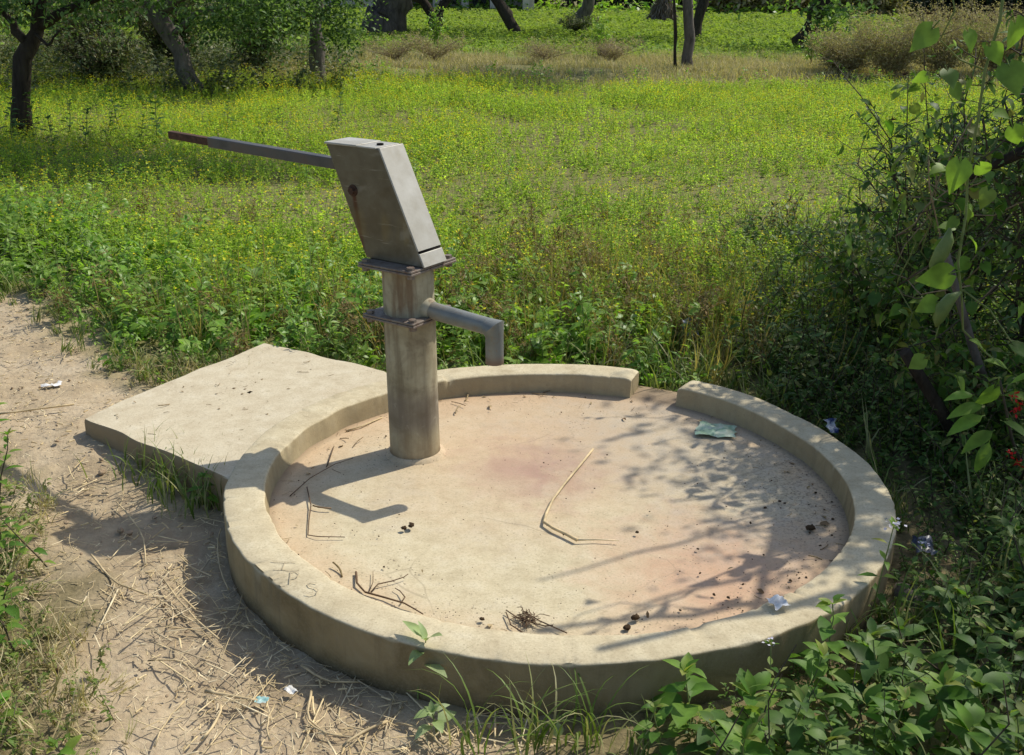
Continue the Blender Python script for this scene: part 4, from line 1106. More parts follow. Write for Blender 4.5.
LR = [(690, 735, 0, 1.0), (735, 700, 1, .9), (742, 742, 2, 1.0), (775, 660, 1, .85), (800, 715, 0, 1.05), (828, 690, 1, 1.0), (850, 745, 2, 1.05), (780, 755, 3, 1.0), (845, 655, 0, .9), (885, 715, 3, 1.1), (905, 675, 4, 1.0), (930, 742, 0, 1.05), (955, 700, 3, 1.0),
      (985, 745, 4, 1.15), (1010, 705, 5, 1.0), (965, 650, 4, 1.0), (1000, 640, 3, 1.0), (930, 640, 5, .9), (880, 770, 1, 1.1), (820, 785, 4, 1.1), (740, 790, 0, 1.1), (960, 790, 2, 1.15), (1020, 780, 3, 1.1), (870, 690, 2, .9), (705, 700, 5, .75), (720, 770, 4, 1.), (660, 760, 1, .8), (1040, 670, 4, 1.1), (1015, 600, 5, 1.), (905, 625, 1, .75)]
for i, (px, py, v, s) in enumerate(LR):
    p = at(px, py, 0); x, y = p[0], p[1]
    if not free(np.array([x]), np.array([y]), .02)[0]: continue
    plant('leafy_weed', bigs[v], 'leafy green weed with paired pointed leaves beside the shaded near curb', 'weed', (x, y, float(gz(x, y))), rng.uniform(0, 6.28), s*rng.uniform(.85, 1.1), None, 'leafy weeds crowding the shaded side of the basin')
# pale weed in front of the curb
T = broadleaf(.17, 3, .125, .052, 431, .1, prof_ovate, 5, .62, 2, .9, (.1, .5), tipleaves=2)
p = at(418, 700, 0); plant('pale_weed', T, 'single weed with pale whitish leaves standing against the sunlit near curb', 'weed', (p[0], p[1], float(gz(p[0], p[1]))), .4, .92, [M_PALE, M_STEMG, M_LILAC])
T = broadleaf(.06, 3, .065, .04, 433, .1, prof_ovate, 4, .4, 2, .6, (.1, .5))
p = at(437, 735, 0); plant('small_weed', T, 'small soft seedling weed low in the straw below the pale weed', 'weed', (p[0], p[1], float(gz(p[0], p[1]))), 1.1, 1., [M_PALE, M_STEMG, M_LILAC])
# lilac flowering weed above the curb
T = broadleaf(.30, 6, .05, .02, 435, .06, prof_ovate, 4, .2, 2, .6, (.1, .5), .0024, (16, .009, .0034), 3)
p = at(868, 628, 0); plant('flowering_weed', T, 'slender weed with tiny lilac flower heads rising above the shaded curb', 'flowering weed', (p[0], p[1], float(gz(p[0], p[1]))), .4, 1.1, [M_FRESH, M_STEMG, M_LILAC])
T = broadleaf(.20, 4, .045, .02, 436, .1, prof_ovate, 4, .2, 2, .6, (.1, .5), .002, (9, .008, .003), 3)
p = at(770, 725, 0); plant('flowering_weed', T, 'short weed with a few white flower heads among the leafy weeds by the near curb', 'flowering weed', (p[0], p[1], float(gz(p[0], p[1]))), .4, 1.0, [M_FRESH, M_STEMG, M_LILAC])
p = at(925, 610, 0); plant('flowering_weed', T, 'weed with lilac flower heads deep in the shade beside the stone', 'flowering weed', (p[0], p[1], float(gz(p[0], p[1]))), 2.4, 1.0, [M_WEEDD, M_STEMG, M_LILAC])
# grass tufts
def gtuft(px, py, nb, L, W, seed, label, mt, s=1., dr=(.7, 2.), group=None, spread=.025):
    p = at(px, py, 0); o = obj('grass_tuft', tuft(nb, L, W, seed, spread, dr, 7), mt)
    o.location = (p[0], p[1], float(gz(p[0], p[1]))-.005); o.scale = (s, s, s)
    return tag(o, label, 'grass tuft', group)
gtuft(470, 752, 14, .27, .007, 501, 'arching grass tuft with pale blades in front of the near curb beside the pale weed', M_GRASS, 1., (1.0, 2.3))
gtuft(535, 752, 34, .24, .007, 502, 'dense green grass tuft with arching blades at the middle of the near curb', M_GRASS, 1., (.6, 2.2))
gtuft(590, 748, 24, .25, .006, 503, 'wispy grass tuft with drooping tips against the shaded part of the near curb', M_GRASS, 1., (1., 2.4))
gtuft(640, 760, 30, .13, .005, 504, 'short grass tuft next to the leafy weeds at the near curb', M_GRASS, 1.)
gtuft(150, 478, 60, .17, .007, 505, 'grass tuft at the sunny edge of the slab near its corner', M_GRASS, 1., (.5, 1.9), None, .06)
gtuft(178, 497, 90, .19, .008, 506, 'biggest grass tuft in the corner between slab and basin', M_GRASS, 1., (.4, 2.), None, .07)
gtuft(208, 508, 60, .19, .007, 507, 'grass tuft against the basin wall where the slab joins it', M_GRASS, 1., (.4, 1.9), None, .04)
T = broadleaf(.11, 3, .06, .035, 441, .2, prof_ovate, 4, .4, 2, .8, (-.1, .5))
p = at(208, 512, 0); plant('small_weed', T, 'small broad leaved weed in the grass at the foot of the basin by the slab', 'weed', (p[0], p[1], float(gz(p[0], p[1]))), .3, 1., [M_FRESH, M_STEMG, M_LILAC])
o = obj('fallen_leaf', bake([leaf(.034, .030, prof_round, 5, .15, .2)], [0], frames(np.array([[0, 0, 0]]), np.array([[0, .3, 1.]]), np.array([[0., -1., .4]]), 1)), M_PALE)
o.location = Vector(ath(557, 737, 2.06)); tag(o, 'pale round leaf caught upright in the grass below the near curb', 'leaf')
# plants at the path's near corner
cm = [plant_mesh(broadleaf(h, pr, L, W, 450+i, .5, prof_ovate, 4, .12, 2, .9, (.0, .6), .003), [M_FRESH, M_STEMD, M_LILAC]) for i, (h, pr, L, W) in enumerate([(.17, 8, .065, .030), (.22, 9, .055, .025), (.12, 6, .07, .036)])]
CL = [(10, 560, 0, 1., 'weed with reddish stalk leaning over the path edge, upper of the cluster'), (48, 568, 1, .9, 'thin weed on a bent brown stalk reaching out over the pump head shadow'), (5, 620, 2, 1.1, 'weed with bright leaves at the photo edge below the pump head shadow'), (18, 655, 0, 1., 'leafy weed standing among dry grass beside the path'), (-5, 520, 1, 1.1, 'tall weed at the path edge opposite the slab'), (8, 740, 2, .9, 'low weed in the nearest corner of the path edge'), (75, 765, 2, .7, 'small low weed at the bottom corner of the path'), (-15, 480, 1, 1.2, 'dark twiggy weed at the path edge level with the slab corner')]
for px, py, v, s, lb in CL:
    p = at(px, py, 0); plant('path_weed', cm[v], lb, 'weed', (p[0], p[1], float(gz(p[0], p[1]))), rng.uniform(0, 6), s, None)
# taller dark weeds standing in the crop
tw = [plant_mesh(broadleaf(h, pr, L, W, 470+i, .25, prof_ovate, 3, .1, 3, .8, (.0, .7), .005, tipleaves=6), [M_WEEDD if i < 3 else M_WEED, M_STEMG, M_LILAC]) for i, (h, pr, L, W) in enumerate([(.48, 10, .11, .06), (.38, 9, .10, .055), (.30, 8, .09, .05), (.40, 10, .09, .05)])]
for px, py, v, s in ((40, 145, 0, 1.), (70, 142, 1, 1.1), (125, 145, 0, 1.), (158, 148, 0, 1.15), (140, 150, 2, 1.), (105, 146, 2, 1.1), (85, 150, 1, 1.), (228, 138, 1, 1.), (286, 132, 2, 1.), (336, 128, 1, .9), (262, 145, 2, .8), (12, 150, 1, 1.2), (55, 155, 2, 1.), (115, 205, 3, .7), (175, 180, 3, .7), (310, 195, 3, .75), (415, 200, 3, .7), (260, 175, 3, .6), (505, 190, 3, .65), (720, 205, 3, .6), (495, 160, 3, .5), (650, 165, 3, .5)):
    p = at(px, py, 0); plant('tall_weed', tw[v], 'tall dark leaved weed standing out of the mustard crop', 'weed', (p[0], p[1], float(gz(p[0], p[1]))), rng.uniform(0, 6), s*rng.uniform(.85, 1.1), None, 'tall weeds standing out of the crop')
for i, (px, py) in enumerate(((118, 318), (150, 312), (205, 322), (178, 345), (250, 332), (300, 350), (345, 340), (230, 300), (455, 345), (455, 300), (325, 310), (275, 310))):
    p = at(px, py, 0)
    if not free(np.array([p[0]]), np.array([p[1]]), .05)[0]: continue
    plant('verge_weed', bigs[(0, 1, 2)[i % 3]], 'bushy green weed on the verge behind the slab', 'weed', (p[0], p[1], float(gz(p[0], p[1]))), rng.uniform(0, 6), rng.uniform(.75, 1.1), None, 'bushy weeds on the verge behind the slab')

# ------------------------------------------------------------------ the tangle and the tree at the shaded side
lfS = [leaf(.045, .017, prof_lance, 3, .25, .7, .004), leaf(.038, .018, prof_ovate, 3, .3, .5, .004), leaf(.052, .02, prof_lance, 3, .15, 1.1, .004)]
def bush(name, label, cat, loc, args, leafTs, mats, seed, group=None, **kw):
    St, lv = shrub(*args, leafTs, seed, **kw)
    o = thing(name, label, cat, loc, None, group)
    obj('twigs', St, mats[1], o)
    if lv is not None: obj('foliage', lv, mats[0], o)
    return o
bush('twiggy_shrub', 'dark twiggy shrub leaning out over the crop beside the basin', 'shrub', (1.95, 4.6, 0), (1.4, .65, 16, 26, 6), lfS, [M_TREE, M_STEMD], 601, twl=.24, stem_r=.007, arch=.6)
bush('twiggy_shrub', 'shrub of bare dark twigs and thin leaves behind the creeper', 'shrub', (2.05, 3.95, 0), (1.75, .5, 15, 28, 5), lfS, [M_TREE, M_STEMD], 602, twl=.26, stem_r=.010, arch=.5)
bush('twiggy_shrub', 'low dense shrub at the shaded verge farther along the crop', 'shrub', (2.55, 5.9, 0), (1.0, .8, 16, 22, 9), lfS, [M_TREE, M_STEMD], 603, twl=.25, stem_r=.007, arch=.6)
bush('twiggy_shrub', 'low shrub spreading dark leaves behind the shaded curb', 'shrub', (1.72, 4.9, 0), (.62, .6, 12, 16, 8), lfS, [M_WEEDD, M_STEMD], 604, twl=.2, stem_r=.005, arch=.6)
bush('twiggy_shrub', 'knee high bush of small dark leaves between curb and creeper', 'shrub', (1.75, 3.75, 0), (.55, .45, 12, 16, 8), lfS, [M_WEEDD, M_STEMD], 605, twl=.18, stem_r=.005, arch=.6)
# tall dead stalks with dark seed heads
for i, (px, py, yy, hpx, lb) in enumerate(((928, 175, 4.4, 14, 'tall dead stalk with a dark seed head rising over the dry brush'), (893, 215, 4.8, 120, 'dead stalk with two dark seed heads among thin twigs'), (905, 200, 4.5, 75, 'dead stalk with a drooping dark seed head'))):
    b = ath(px+15, py+170, yy); b = np.array([b[0], yy, 0.]); t_ = ath(px, hpx, yy)
    P = np.stack([b+(t_-b)*q+np.array([.02*math.sin(q*5+i), 0, 0]) for q in np.linspace(0, 1, 7)])
    o = thing('dead_stalk', lb, 'dead stalk', b); obj('stalk', tube(P-b, np.linspace(.004, .0018, 7), 5), M_STEMD, o)
    rr_ = np.random.default_rng(620+i); q = []
    for j in range(26):
        d = rr_.normal(0, 1, 3); d[2] = abs(d[2])*.7; q.append(tube([t_-b, t_-b+nrm(d[None])[0]*rr_.uniform(.008, .024)], [.002, .0006], 4, False))
    obj('seed_head', join(q), M_CLOD, o)
    for j in range(5):
        f_ = rr_.uniform(.5, .95); p0 = b+(t_-b)*f_-b; d = rr_.normal(0, 1, 3)*[1, .6, .3]+[0, 0, .5]
        obj('side_shoot', tube([p0, p0+nrm(d[None])[0]*rr_.uniform(.08, .2)], [.0018, .0008], 4), M_STEMD, o)

# broad leaved creeper with pods, hanging over the shrub
VY = 3.25
vine = thing('creeper_vine', 'climbing creeper with big heart shaped leaves and two green pods hanging over the dark shrub', 'creeper', (1.5, VY, 0))
vb = np.array([1.5, VY, 0.])
def vt(pts, r0, r1, dy=0., yy=VY):
    P = np.array([ath(a_, b_, yy+dy+.03*math.sin(i*1.7)) for i, (a_, b_) in enumerate(pts)])-vb
    return tube(P, np.linspace(r0, r1, len(P)), 6)
obj('stem', vt([(1010, -60), (1000, 20), (985, 70), (978, 120), (968, 170), (966, 215), (958, 262), (962, 300), (963, 330), (985, 352), (1004, 368)], .0045, .003), M_STEMG, vine)
obj('stem', vt([(963, 290), (950, 300), (942, 315), (935, 340)], .0025, .0018), M_STEMG, vine)
obj('stem', vt([(985, 70), (960, 60), (940, 40), (955, 10), (945, -40)], .003, .002), M_STEMG, vine)
obj('stem', vt([(963, 290), (990, 310), (1010, 340), (1030, 345)], .0028, .0022), M_STEMG, vine)
cTs = [cordate(.085, .075, d_, f_, .035) for d_, f_ in ((.6, .15), (1., .25), (.3, .1))]
VL = [(965, 25, .1, -1., 1.15, .3), (985, 40, .9, -.9, 1.3, .2), (1005, 55, .2, -1., 1.5, .0), (968, 75, -.4, -1., .95, .2), (930, 72, -.7, -.6, .85, .3), (950, 80, .7, -.6, .9, .5), (962, 150, -.2, -1., 1.35, .1), (975, 160, .8, -.7, 1., .5), (945, 65, -.3, -1., .85, .6), (990, 110, .7, -.4, 1., .6),
      (966, 205, .7, -.7, .9, .8), (960, 215, -.6, -.8, .8, .9), (958, 228, -.9, -.2, 1., 1.), (965, 235, .8, -.1, .95, 1.), (950, 240, -.8, -.5, .9, .8), (962, 270, -1., -.5, 1.25, .5), (945, 300, -.8, -.6, 1., .6), (1005, 340, .8, .2, 1., .9), (985, 352, -.7, .3, .9, .9), (1012, 10, .4, -.9, 1.3, .3), (940, 20, -.8, -.7, 1.1, .2), (1000, 380, -.6, -.5, 1.2, .9), (1018, 300, .5, -.6, 1.1, .7), (930, 355, -.8, -.2, 1.1, 1.), (955, 375, .6, -.3, 1.2, 1.), (1010, 120, .3, -1., 1.1, .4)]
for i, (px, py, dx, dz, s, face) in enumerate(VL):
    p = ath(px, py, VY-.02+.05*((i*7) % 5-2)/2)-vb
    up_ = np.array([[.35*face+.1, -.9, .35+face]])
    obj('leaf', bake([cTs[i % 3]], [0], frames(p[None], np.array([[dx, -.25, dz]])+rng.normal(0, .3, (1, 3)), up_+rng.normal(0, .4, (1, 3)), s*rng.uniform(.5, .95))), [M_FRESH, M_FRESH, M_WEEDD][i % 3], vine)
M_POD = plain('green_pod', (.10, .15, .035), (.17, .22, .06), 40, .5, .3)
for pts in ([(950, 228), (948, 240), (942, 252), (934, 266), (931, 274)], [(961, 292), (951, 298), (943, 308), (938, 320), (936, 327)]):
    P = np.array([ath(a_, b_, VY-.04) for a_, b_ in pts])-vb
    obj('pod', tube(P, [.004, .018, .023, .017, .003], 10), M_POD, vine)
# bigger leaves with red flowers
rf = thing('red_flower_plant', 'plant with broad glossy leaves and small red flowers at the shaded right of the basin', 'flowering plant', (1.62, 3.35, 0))
rb_ = np.array([1.62, 3.35, 0.])
root = np.array([.16, .1, 0.]); Ps = [(1024, 470), (1012, 440), (1005, 405), (1000, 380)]
P = np.array([ath(a_, b_, 3.3) for a_, b_ in Ps])-rb_
obj('stem', tube(np.concatenate([[root], P]), np.linspace(.007, .003, 5), 6), M_STEMD, rf)
for i, (px, py, dx, dz, s) in enumerate(((985, 405, -1., -.05, 1.), (985, 415, -1., -.25, 1.05), (995, 430, -.8, -.3, 1.), (975, 395, -1., .15, .8), (1000, 395, .7, .1, 1.1), (1008, 385, .4, .5, 1.), (1000, 420, .9, -.3, 1.), (990, 440, -.3, -.7, .9), (1012, 375, -.5, .5, 1.1))):
    p = ath(px, py, 3.22+.02*(i % 3))-rb_
    obj('leaf', bake([leaf(.125, .05, prof_ovate, 6, .2, .6, .012)], [0], frames(p[None], np.array([[dx, -.3, dz]]), np.array([[.2, -.3, 1.]]), s)), [M_FRESH, M_WEED][i % 2], rf)
rr_ = np.random.default_rng(640)
for px, py in ((1014, 397), (1020, 404), (1010, 455), (1018, 463), (1016, 410)):
    p = ath(px, py, 3.2)-rb_; q = []
    for j in range(9):
        q.append(bake([leaf(.016, .009, prof_round, 2, .2, .3)], [0], frames(p[None]+rr_.normal(0, .006, (1, 3)), rr_.normal(0, 1, (1, 3)), rr_.normal(0, 1, (1, 3)), 1)))
    obj('flower_head', join(q), M_RED, rf)

# the tree whose trunk stands at the photo's edge and whose crown shades the basin
tr = thing('shade_tree', 'slim dark trunked tree at the edge of the shrub tangle whose crown shades the basin', 'tree', (2.02, 3.95, 0))
tb = np.array([2.02, 3.95, 0.])
trunk = np.array([(2.02, 3.95, 0), (2.00, 3.93, .5), (1.98, 3.9, 1.0), (2.02, 3.88, 1.5), (2.2, 3.95, 2.0), (2.55, 4.15, 2.5), (3.0, 4.5, 3.0)])-tb
obj('trunk', tube(trunk, [.050, .042, .038, .036, .033, .028, .018], 10), M_BARKD, tr)
def shadow_src(px, py, z, lvl=ZR):
    g_ = at(px, py, lvl); t_ = z-lvl; return g_+np.array([SUNV[0]*t_, SUNV[1]*t_, t_])
LB = [((905, 555, 2.05), (560, 592, 2.25), .020, .009), ((880, 505, 2.3), (655, 572, 2.35), .016, .007), ((985, 560, 2.1), (600, 648, 1.95), .024, .012), ((800, 480, 2.25), (764, 612, 1.9), .018, .012), ((860, 470, 2.4), (560, 545, 2.5), .012, .005), ((930, 440, 2.3), (690, 470, 2.5), .015, .006), ((870, 610, 2.0), (740, 600, 2.1), .010, .005)]
for i, (a_, b_, r0, r1) in enumerate(LB):
    p0, p1 = shadow_src(*a_), shadow_src(*b_)
    obj('limb', limb(p0-tb, p1-tb, r0, r1, 650+i, .05, 7, 7), M_BARKD, tr)
for i, (p0, p1, r0, r1) in enumerate((((2.2, 3.95, 2.0), tuple(shadow_src(905, 555, 2.05)), .026, .02), ((2.02, 3.88, 1.5), tuple(shadow_src(985, 560, 2.1)), .028, .024), ((2.55, 4.15, 2.5), tuple(shadow_src(880, 505, 2.3)), .02, .016), ((2.2, 3.95, 2.0), (3.4, 3.6, 2.7), .026, .01), ((2.55, 4.15, 2.5), (4.0, 5.6, 3.0), .026, .01), ((2.55, 4.15, 2.5), (3.2, 5.8, 3.0), .022, .01), ((2.2, 3.95, 2.0), tuple(shadow_src(930, 440, 2.3)), .02, .015))):
    obj('limb', limb(np.array(p0)-tb, np.array(p1)-tb, r0, r1, 670+i, .04, 7, 7), M_BARKD, tr)
lfT = [leaf(.075, .034, prof_ovate, 2, .25, .5), leaf(.06, .03, prof_ovate, 2, .2, .9), leaf(.085, .032, prof_lance, 2, .3, .7)]
bl = [((2.95, 4.5, 2.7), (.4, .4, .35), 9), ((3.5, 4.2, 2.7), (.7, .6, .5), 54), ((3.4, 5.5, 2.9), (.7, .8, .5), 80), ((3.4, 6.5, 2.9), (.8, .8, .5), 80), ((4.2, 5.6, 3.0), (.8, .9, .5), 80), ((4.2, 7.4, 3.0), (.9, .8, .5), 55), ((4.3, 4.5, 3.0), (.8, .8, .5), 80), ((3.2, 3.4, 2.5), (.45, .45, .4), 26), ((4.0, 3.3, 2.8), (.8, .6, .5), 30), ((4.9, 8.7, 3.1), (1., .9, .5), 45)]
c1 = crown([((c[0]-tb[0], c[1]-tb[1], c[2]), r_, n_) for c, r_, n_ in bl], lfT, 681, .20, 20)
# thin sprays over the basin itself: dappled light
sp_ = []
for (px, py, z, n_, s_) in ((800, 455, 2.4, 5, .2), (770, 440, 2.45, 3, .18), (840, 480, 2.3, 7, .2), (700, 440, 2.5, 2, .14), (845, 530, 2.2, 6, .16), (760, 490, 2.45, 2, .14), (870, 560, 2.2, 6, .16), (800, 405, 2.5, 6, .2), (850, 430, 2.5, 9, .2), (720, 520, 2.4, 1, .1), (885, 500, 2.4, 10, .2), (845, 595, 2.1, 2, .10), (740, 405, 2.6, 4, .18), (660, 450, 2.5, 1, .08)):
    c = shadow_src(px, py, z)-tb
    sp_.append((tuple(c), (s_, s_*.7, s_*.6), n_))
c2 = crown(sp_, [leaf(.05, .022, prof_ovate, 2, .25, .5), leaf(.042, .02, prof_lance, 2, .2, .9)], 682, .07, 20)
obj('crown', join([c1, c2]), M_TREE, tr)
# a second, finer creeper matted over the shrubs
lfC = [cordate(.055, .048, d_, f_, .02) for d_, f_ in ((.5, .15), (.9, .25))]+[leaf(.06, .026, prof_ovate, 3, .2, .7, .008)]
mt_ = thing('matted_creeper', 'tangle of small leaved creeper matted over the dark shrub down to the ground', 'creeper', (1.95, 4.0, 0))
mb = np.array([1.95, 4.0, 0]); rr_ = np.random.default_rng(690); bl2 = []
for q in range(48):
    px_ = rr_.uniform(875, 1075); py_ = rr_.uniform(60, 400); bl2.append((tuple(ath(px_, py_+max(0, 960-px_)*.9, rr_.uniform(3.7, 4.5))-mb), (.10, .10, .10), 1+q % 2))
obj('foliage', crown(bl2[::3], lfC, 691, .07, 9, (.5, 1.3), .4), M_FRESH, mt_); obj('foliage', crown(bl2[1:], lfC, 692, .08, 9, (.4, 1.1), .4), M_WEEDD, mt_)
for q in range(60):
    a_ = bl2[rr_.integers(0, len(bl2))][0]; b_ = bl2[rr_.integers(0, len(bl2))][0]
    if np.linalg.norm(np.array(a_)-b_) < .8: obj('runner', limb(a_, b_, .003, .002, 700+q, .2, 6, 5, -.05), [M_STEMD, M_STEMT, M_STEMG][q % 3], mt_)
for i, (pts, yy, r0, r1, lb) in enumerate((([(905, 352), (925, 385), (950, 425), (985, 468), (1010, 490)], 3.55, .022, .026, 'dark fallen branch leaning through the undergrowth by the curb'), ([(942, 238), (955, 285), (972, 345), (992, 402)], 3.6, .012, .017, 'pale grey crooked branch behind the hanging pods'), ([(1030, 148), (1005, 160), (990, 168), (970, 178)], 3.7, .022, .008, 'dark forked branch reaching in behind the heart shaped leaves'))):
    P = np.array([ath(a_, b_, yy+.04*j) for j, (a_, b_) in enumerate(pts)])
    o = obj('branch', tube(P, np.linspace(r0, r1, len(P)), 8), [M_BARKD, M_BARKG, M_BARKD][i]); tag(o, lb, 'branch')

# ------------------------------------------------------------------ trees across the field
leafM = [leaf(.075, .038, prof_ovate, 2, .25, .5), leaf(.06, .034, prof_ovate, 1, .2, .9), leaf(.07, .04, prof_round, 1, .25, .4)]
leafL = [leaf(.20, .10, prof_ovate, 2, .25, .5), leaf(.17, .10, prof_round, 2, .2, .9)]
def tree(name, label, base, trunks, blobs, leafTs, seed, bark=M_BARKD, mleaf=M_TREE, clump=.28, per=24, group=None, hang=.3, cat='tree'):
    base = np.array(base, float); o = thing(name, label, cat, base, None, group)
    for i, (pts, r0, r1) in enumerate(trunks):
        P = np.array(pts, float)-base
        m = 9; t = np.linspace(0, len(P)-1, m); ii = np.minimum(t.astype(int), len(P)-2); Q = P[ii]+(P[ii+1]-P[ii])*(t-ii)[:, None]
        rr = np.random.default_rng(seed+i); Q[1:-1] += rr.normal(0, r0*.22, (m-2, 3))
        R = np.linspace(r0, r1, m)*(1+.12*rr.normal(0, 1, m))
        if i == 0: R[0] *= 1.35
        obj('trunk' if i == 0 else 'limb', tube(Q, R, 12 if i == 0 else 8), bark, o)
    if blobs:
        obj('crown', crown([((c[0]-base[0], c[1]-base[1], c[2]-base[2]), r_, n_) for c, r_, n_ in blobs], leafTs, seed+50, clump, per, (.7, 1.3), hang), mleaf, o)
    return o
# nearest tree, trunk dark against the light
b1 = at(22, 140); b1[2] = -.03
h1 = ath(38, 30, b1[1]); f1 = ath(92, 3, b1[1]-.3)
tree('dark_tree', 'tree with a straight dark trunk and one low branch at the crop edge', b1,
     [([b1, ath(20, 60, b1[1]), h1, ath(50, -60, b1[1]), ath(20, -250, b1[1])], .10, .06), ([h1+[0, 0, .02], ath(65, 12, b1[1]), ath(110, -8, b1[1]-.2), ath(220, -80, b1[1]-.6), (-1.2, 11.6, 2.7)], .055, .02), ([ath(28, 45, b1[1]), ath(5, 15, b1[1]), ath(-40, -60, b1[1])], .05, .03), ([ath(33, 32, b1[1]), ath(48, 46, b1[1]-.2), ath(60, 30, b1[1]-.3)], .02, .008)],
     [((-5.3, 11.0, 1.5), (.5, .4, .22), 16), ((-4.4, 11.2, 1.45), (.7, .4, .2), 20), ((-3.5, 11.2, 1.5), (.6, .4, .15), 12), ((-4.6, 11.3, 3.0), (1.7, 1.3, .9), 75), ((-2.9, 11.6, 2.9), (1.1, .8, .4), 170), ((-1.7, 11.2, 2.9), (1.0, .7, .4), 160), ((-.6, 11.0, 2.8), (.8, .6, .4), 90), ((-2.1, 10.6, 2.8), (1.0, .5, .35), 110), ((-3.3, 10.9, 2.8), (.8, .5, .35), 70), ((-6.3, 11.5, 2.7), (1.2, 1.0, .8), 40), ((-5.35, 11.3, 1.55), (.55, .5, .18), 9), ((-4.1, 11.5, 1.75), (.8, .6, .22), 12), ((-5.6, 12.2, 1.25), (.4, .4, .3), 6)], leafM, 700, M_BARKD, clump=.22, per=34)
# leaning trunk and the upright one, with low hanging boughs between them
b2 = at(198, 94); b2[2] = -.03; Y2 = b2[1]
tree('leaning_tree', 'tree with a thick grey leaning trunk under hanging boughs beyond the crop', b2,
     [([b2, ath(186, 66, Y2), ath(170, 38, Y2), ath(140, -20, Y2), ath(120, -160, Y2)], .145, .12), ([ath(165, 10, Y2), ath(230, -60, Y2-.5), ath(300, -100, Y2-.8)], .08, .03), ([ath(172, 35, Y2), ath(200, 10, Y2-.3), ath(260, 5, Y2-.6)], .05, .015)],
     [((-3.9, 15.2, 1.15), (.8, .4, .42), 24), ((-6.0, 15.6, 1.2), (.8, .4, .4), 15), ((-3.4, 15.2, 1.2), (.6, .4, .45), 22), ((-4.2, 15.6, 2.2), (1.1, .7, .9), 34), ((-5.8, 16.2, 2.3), (1.3, .8, .85), 36), ((-4.9, 15.4, 1.5), (1.3, .4, .25), 16), ((-3.4, 15.6, 1.75), (.7, .5, .7), 34), ((-5.3, 16.0, 4.2), (2.6, 1.6, 1.4), 120), ((-7.4, 16.2, 2.2), (1.2, .7, .8), 22), ((-4.0, 15.5, 1.15), (.5, .3, .35), 12), ((-3.1, 15.4, .95), (.22, .2, .3), 6)], leafM, 720, M_BARKG, clump=.17, per=30)
b3 = at(317, 83); b3[2] = -.03; Y3 = b3[1]
tree('bough_tree', 'tree with an upright grey trunk almost hidden by low leafy boughs, beside the leaning one', b3,
     [([b3, ath(318, 60, Y3), ath(316, 30, Y3), ath(318, -30, Y3), ath(322, -150, Y3)], .135, .10), ([ath(317, 15, Y3), ath(345, -5, Y3-.5), ath(365, 5, Y3-1.0)], .05, .015), ([ath(317, 20, Y3), ath(280, 0, Y3-.6), ath(262, 20, Y3-1.2)], .05, .015)],
     [((-3.0, 16.4, 1.15), (.75, .35, .42), 34), ((-3.9, 16.5, 1.1), (.6, .3, .4), 34), ((-2.6, 16.6, .95), (.42, .3, .38), 24), ((-3.0, 16.9, 1.75), (.85, .5, .65), 30), ((-3.9, 17.0, 1.5), (.7, .5, .6), 40), ((-3.15, 16.8, 1.25), (.75, .35, .35), 26), ((-2.55, 16.9, 1.35), (.35, .35, .5), 20), ((-3.65, 16.6, .75), (.22, .2, .28), 7), ((-3.3, 17.6, 3.6), (2.0, 1.6, 1.2), 110), ((-2.3, 17.2, 2.0), (.5, .5, .5), 20)], leafM, 740, M_BARKG, clump=.16, per=30)
# understorey behind them
lfU = [leaf(.085, .04, prof_ovate, 2, .25, .6), leaf(.07, .03, prof_lance, 2, .2, .8)]
for i, (x, y, h, s, lb) in enumerate(((-6.3, 16.9, .7, .7, 'low bush between the two nearest trunks at the crop edge'), (-8.6, 17.8, 1.7, 1.1, 'dark bush behind the dark straight trunk'), (-7.0, 18.2, 1.6, 1.1, 'tangled bush between the dark straight trunk and the leaning one'), (-5.7, 18.6, 1.5, .9, 'dusty bush just behind the leaning trunk'), (-4.4, 19.3, 1.3, .9, 'bush in the gap between the leaning and the upright trunk'), (-9.6, 19.5, 2.0, 1.2, 'tall dim thicket farthest back behind the dark straight trunk'))):
    bush('thicket_bush', lb, 'bush', (x, y, 0), (h, s, 22, 26, 8), lfU, [M_UNDER, M_STEMD], 760+i, twl=.4, stem_r=.012, arch=.5)
def lowd(x, y): return np.maximum(np.exp(-((y-17.0-.15*x)/.7)**2)*(x < -2.2)*.8, .45*(x < -4.6)*(y > 16.5)+.3*(x < -3.)*(y > 18))
x, y = keep(wedge(11000, 14.5, 24., x1=-2.), lowd); n = len(x)
tag(obj('understory_weeds', bake([vergeT(380+i, .34, 22, .07, .035, prof_ovate, 2) for i in range(3)], rng.choice(3, n), upright(P3(x, y), rng.uniform(0, 6.28, n), rng.uniform(.8, 1.7, n), .2)), [M_UNDER, M_STEMG]), 'dense green weeds under the trees at the far side of the crop', kind='stuff')

# ------------------------------------------------------------------ dry bank between the fields
def bankd(x, y): return np.clip(1.3*np.exp(-((y-21.6-.8*np.sin(x*.4))/3.0)**2), 0, 1)*sstep(.25, .6, vnoise(x*1.1, y*1.1, 111)*.7+vnoise(x*3, y*3, 115)*.3)*(x > -5.2)
x, y = keep(wedge(26000, 17.6, 28.), bankd); n = len(x)
tag(obj('bank_grass', bake([tuft(16, .17, .013, 800+i, .09, (.4, 1.8), 3) for i in range(4)], rng.choice(4, n), upright(P3(x, y), rng.uniform(0, 6.28, n), rng.uniform(.55, 1.25, n), .2)), [M_DRY]), 'bleached dry grass covering the bank between the two fields', kind='stuff')
x, y = keep(wedge(3800, 17., 20.2, x0=-4.), lambda x, y: np.exp(-((y-18.5)/.35)**2)*(.1+.9*sstep(.45, .65, vnoise(x*.8, 3, 112)))); n = len(x)
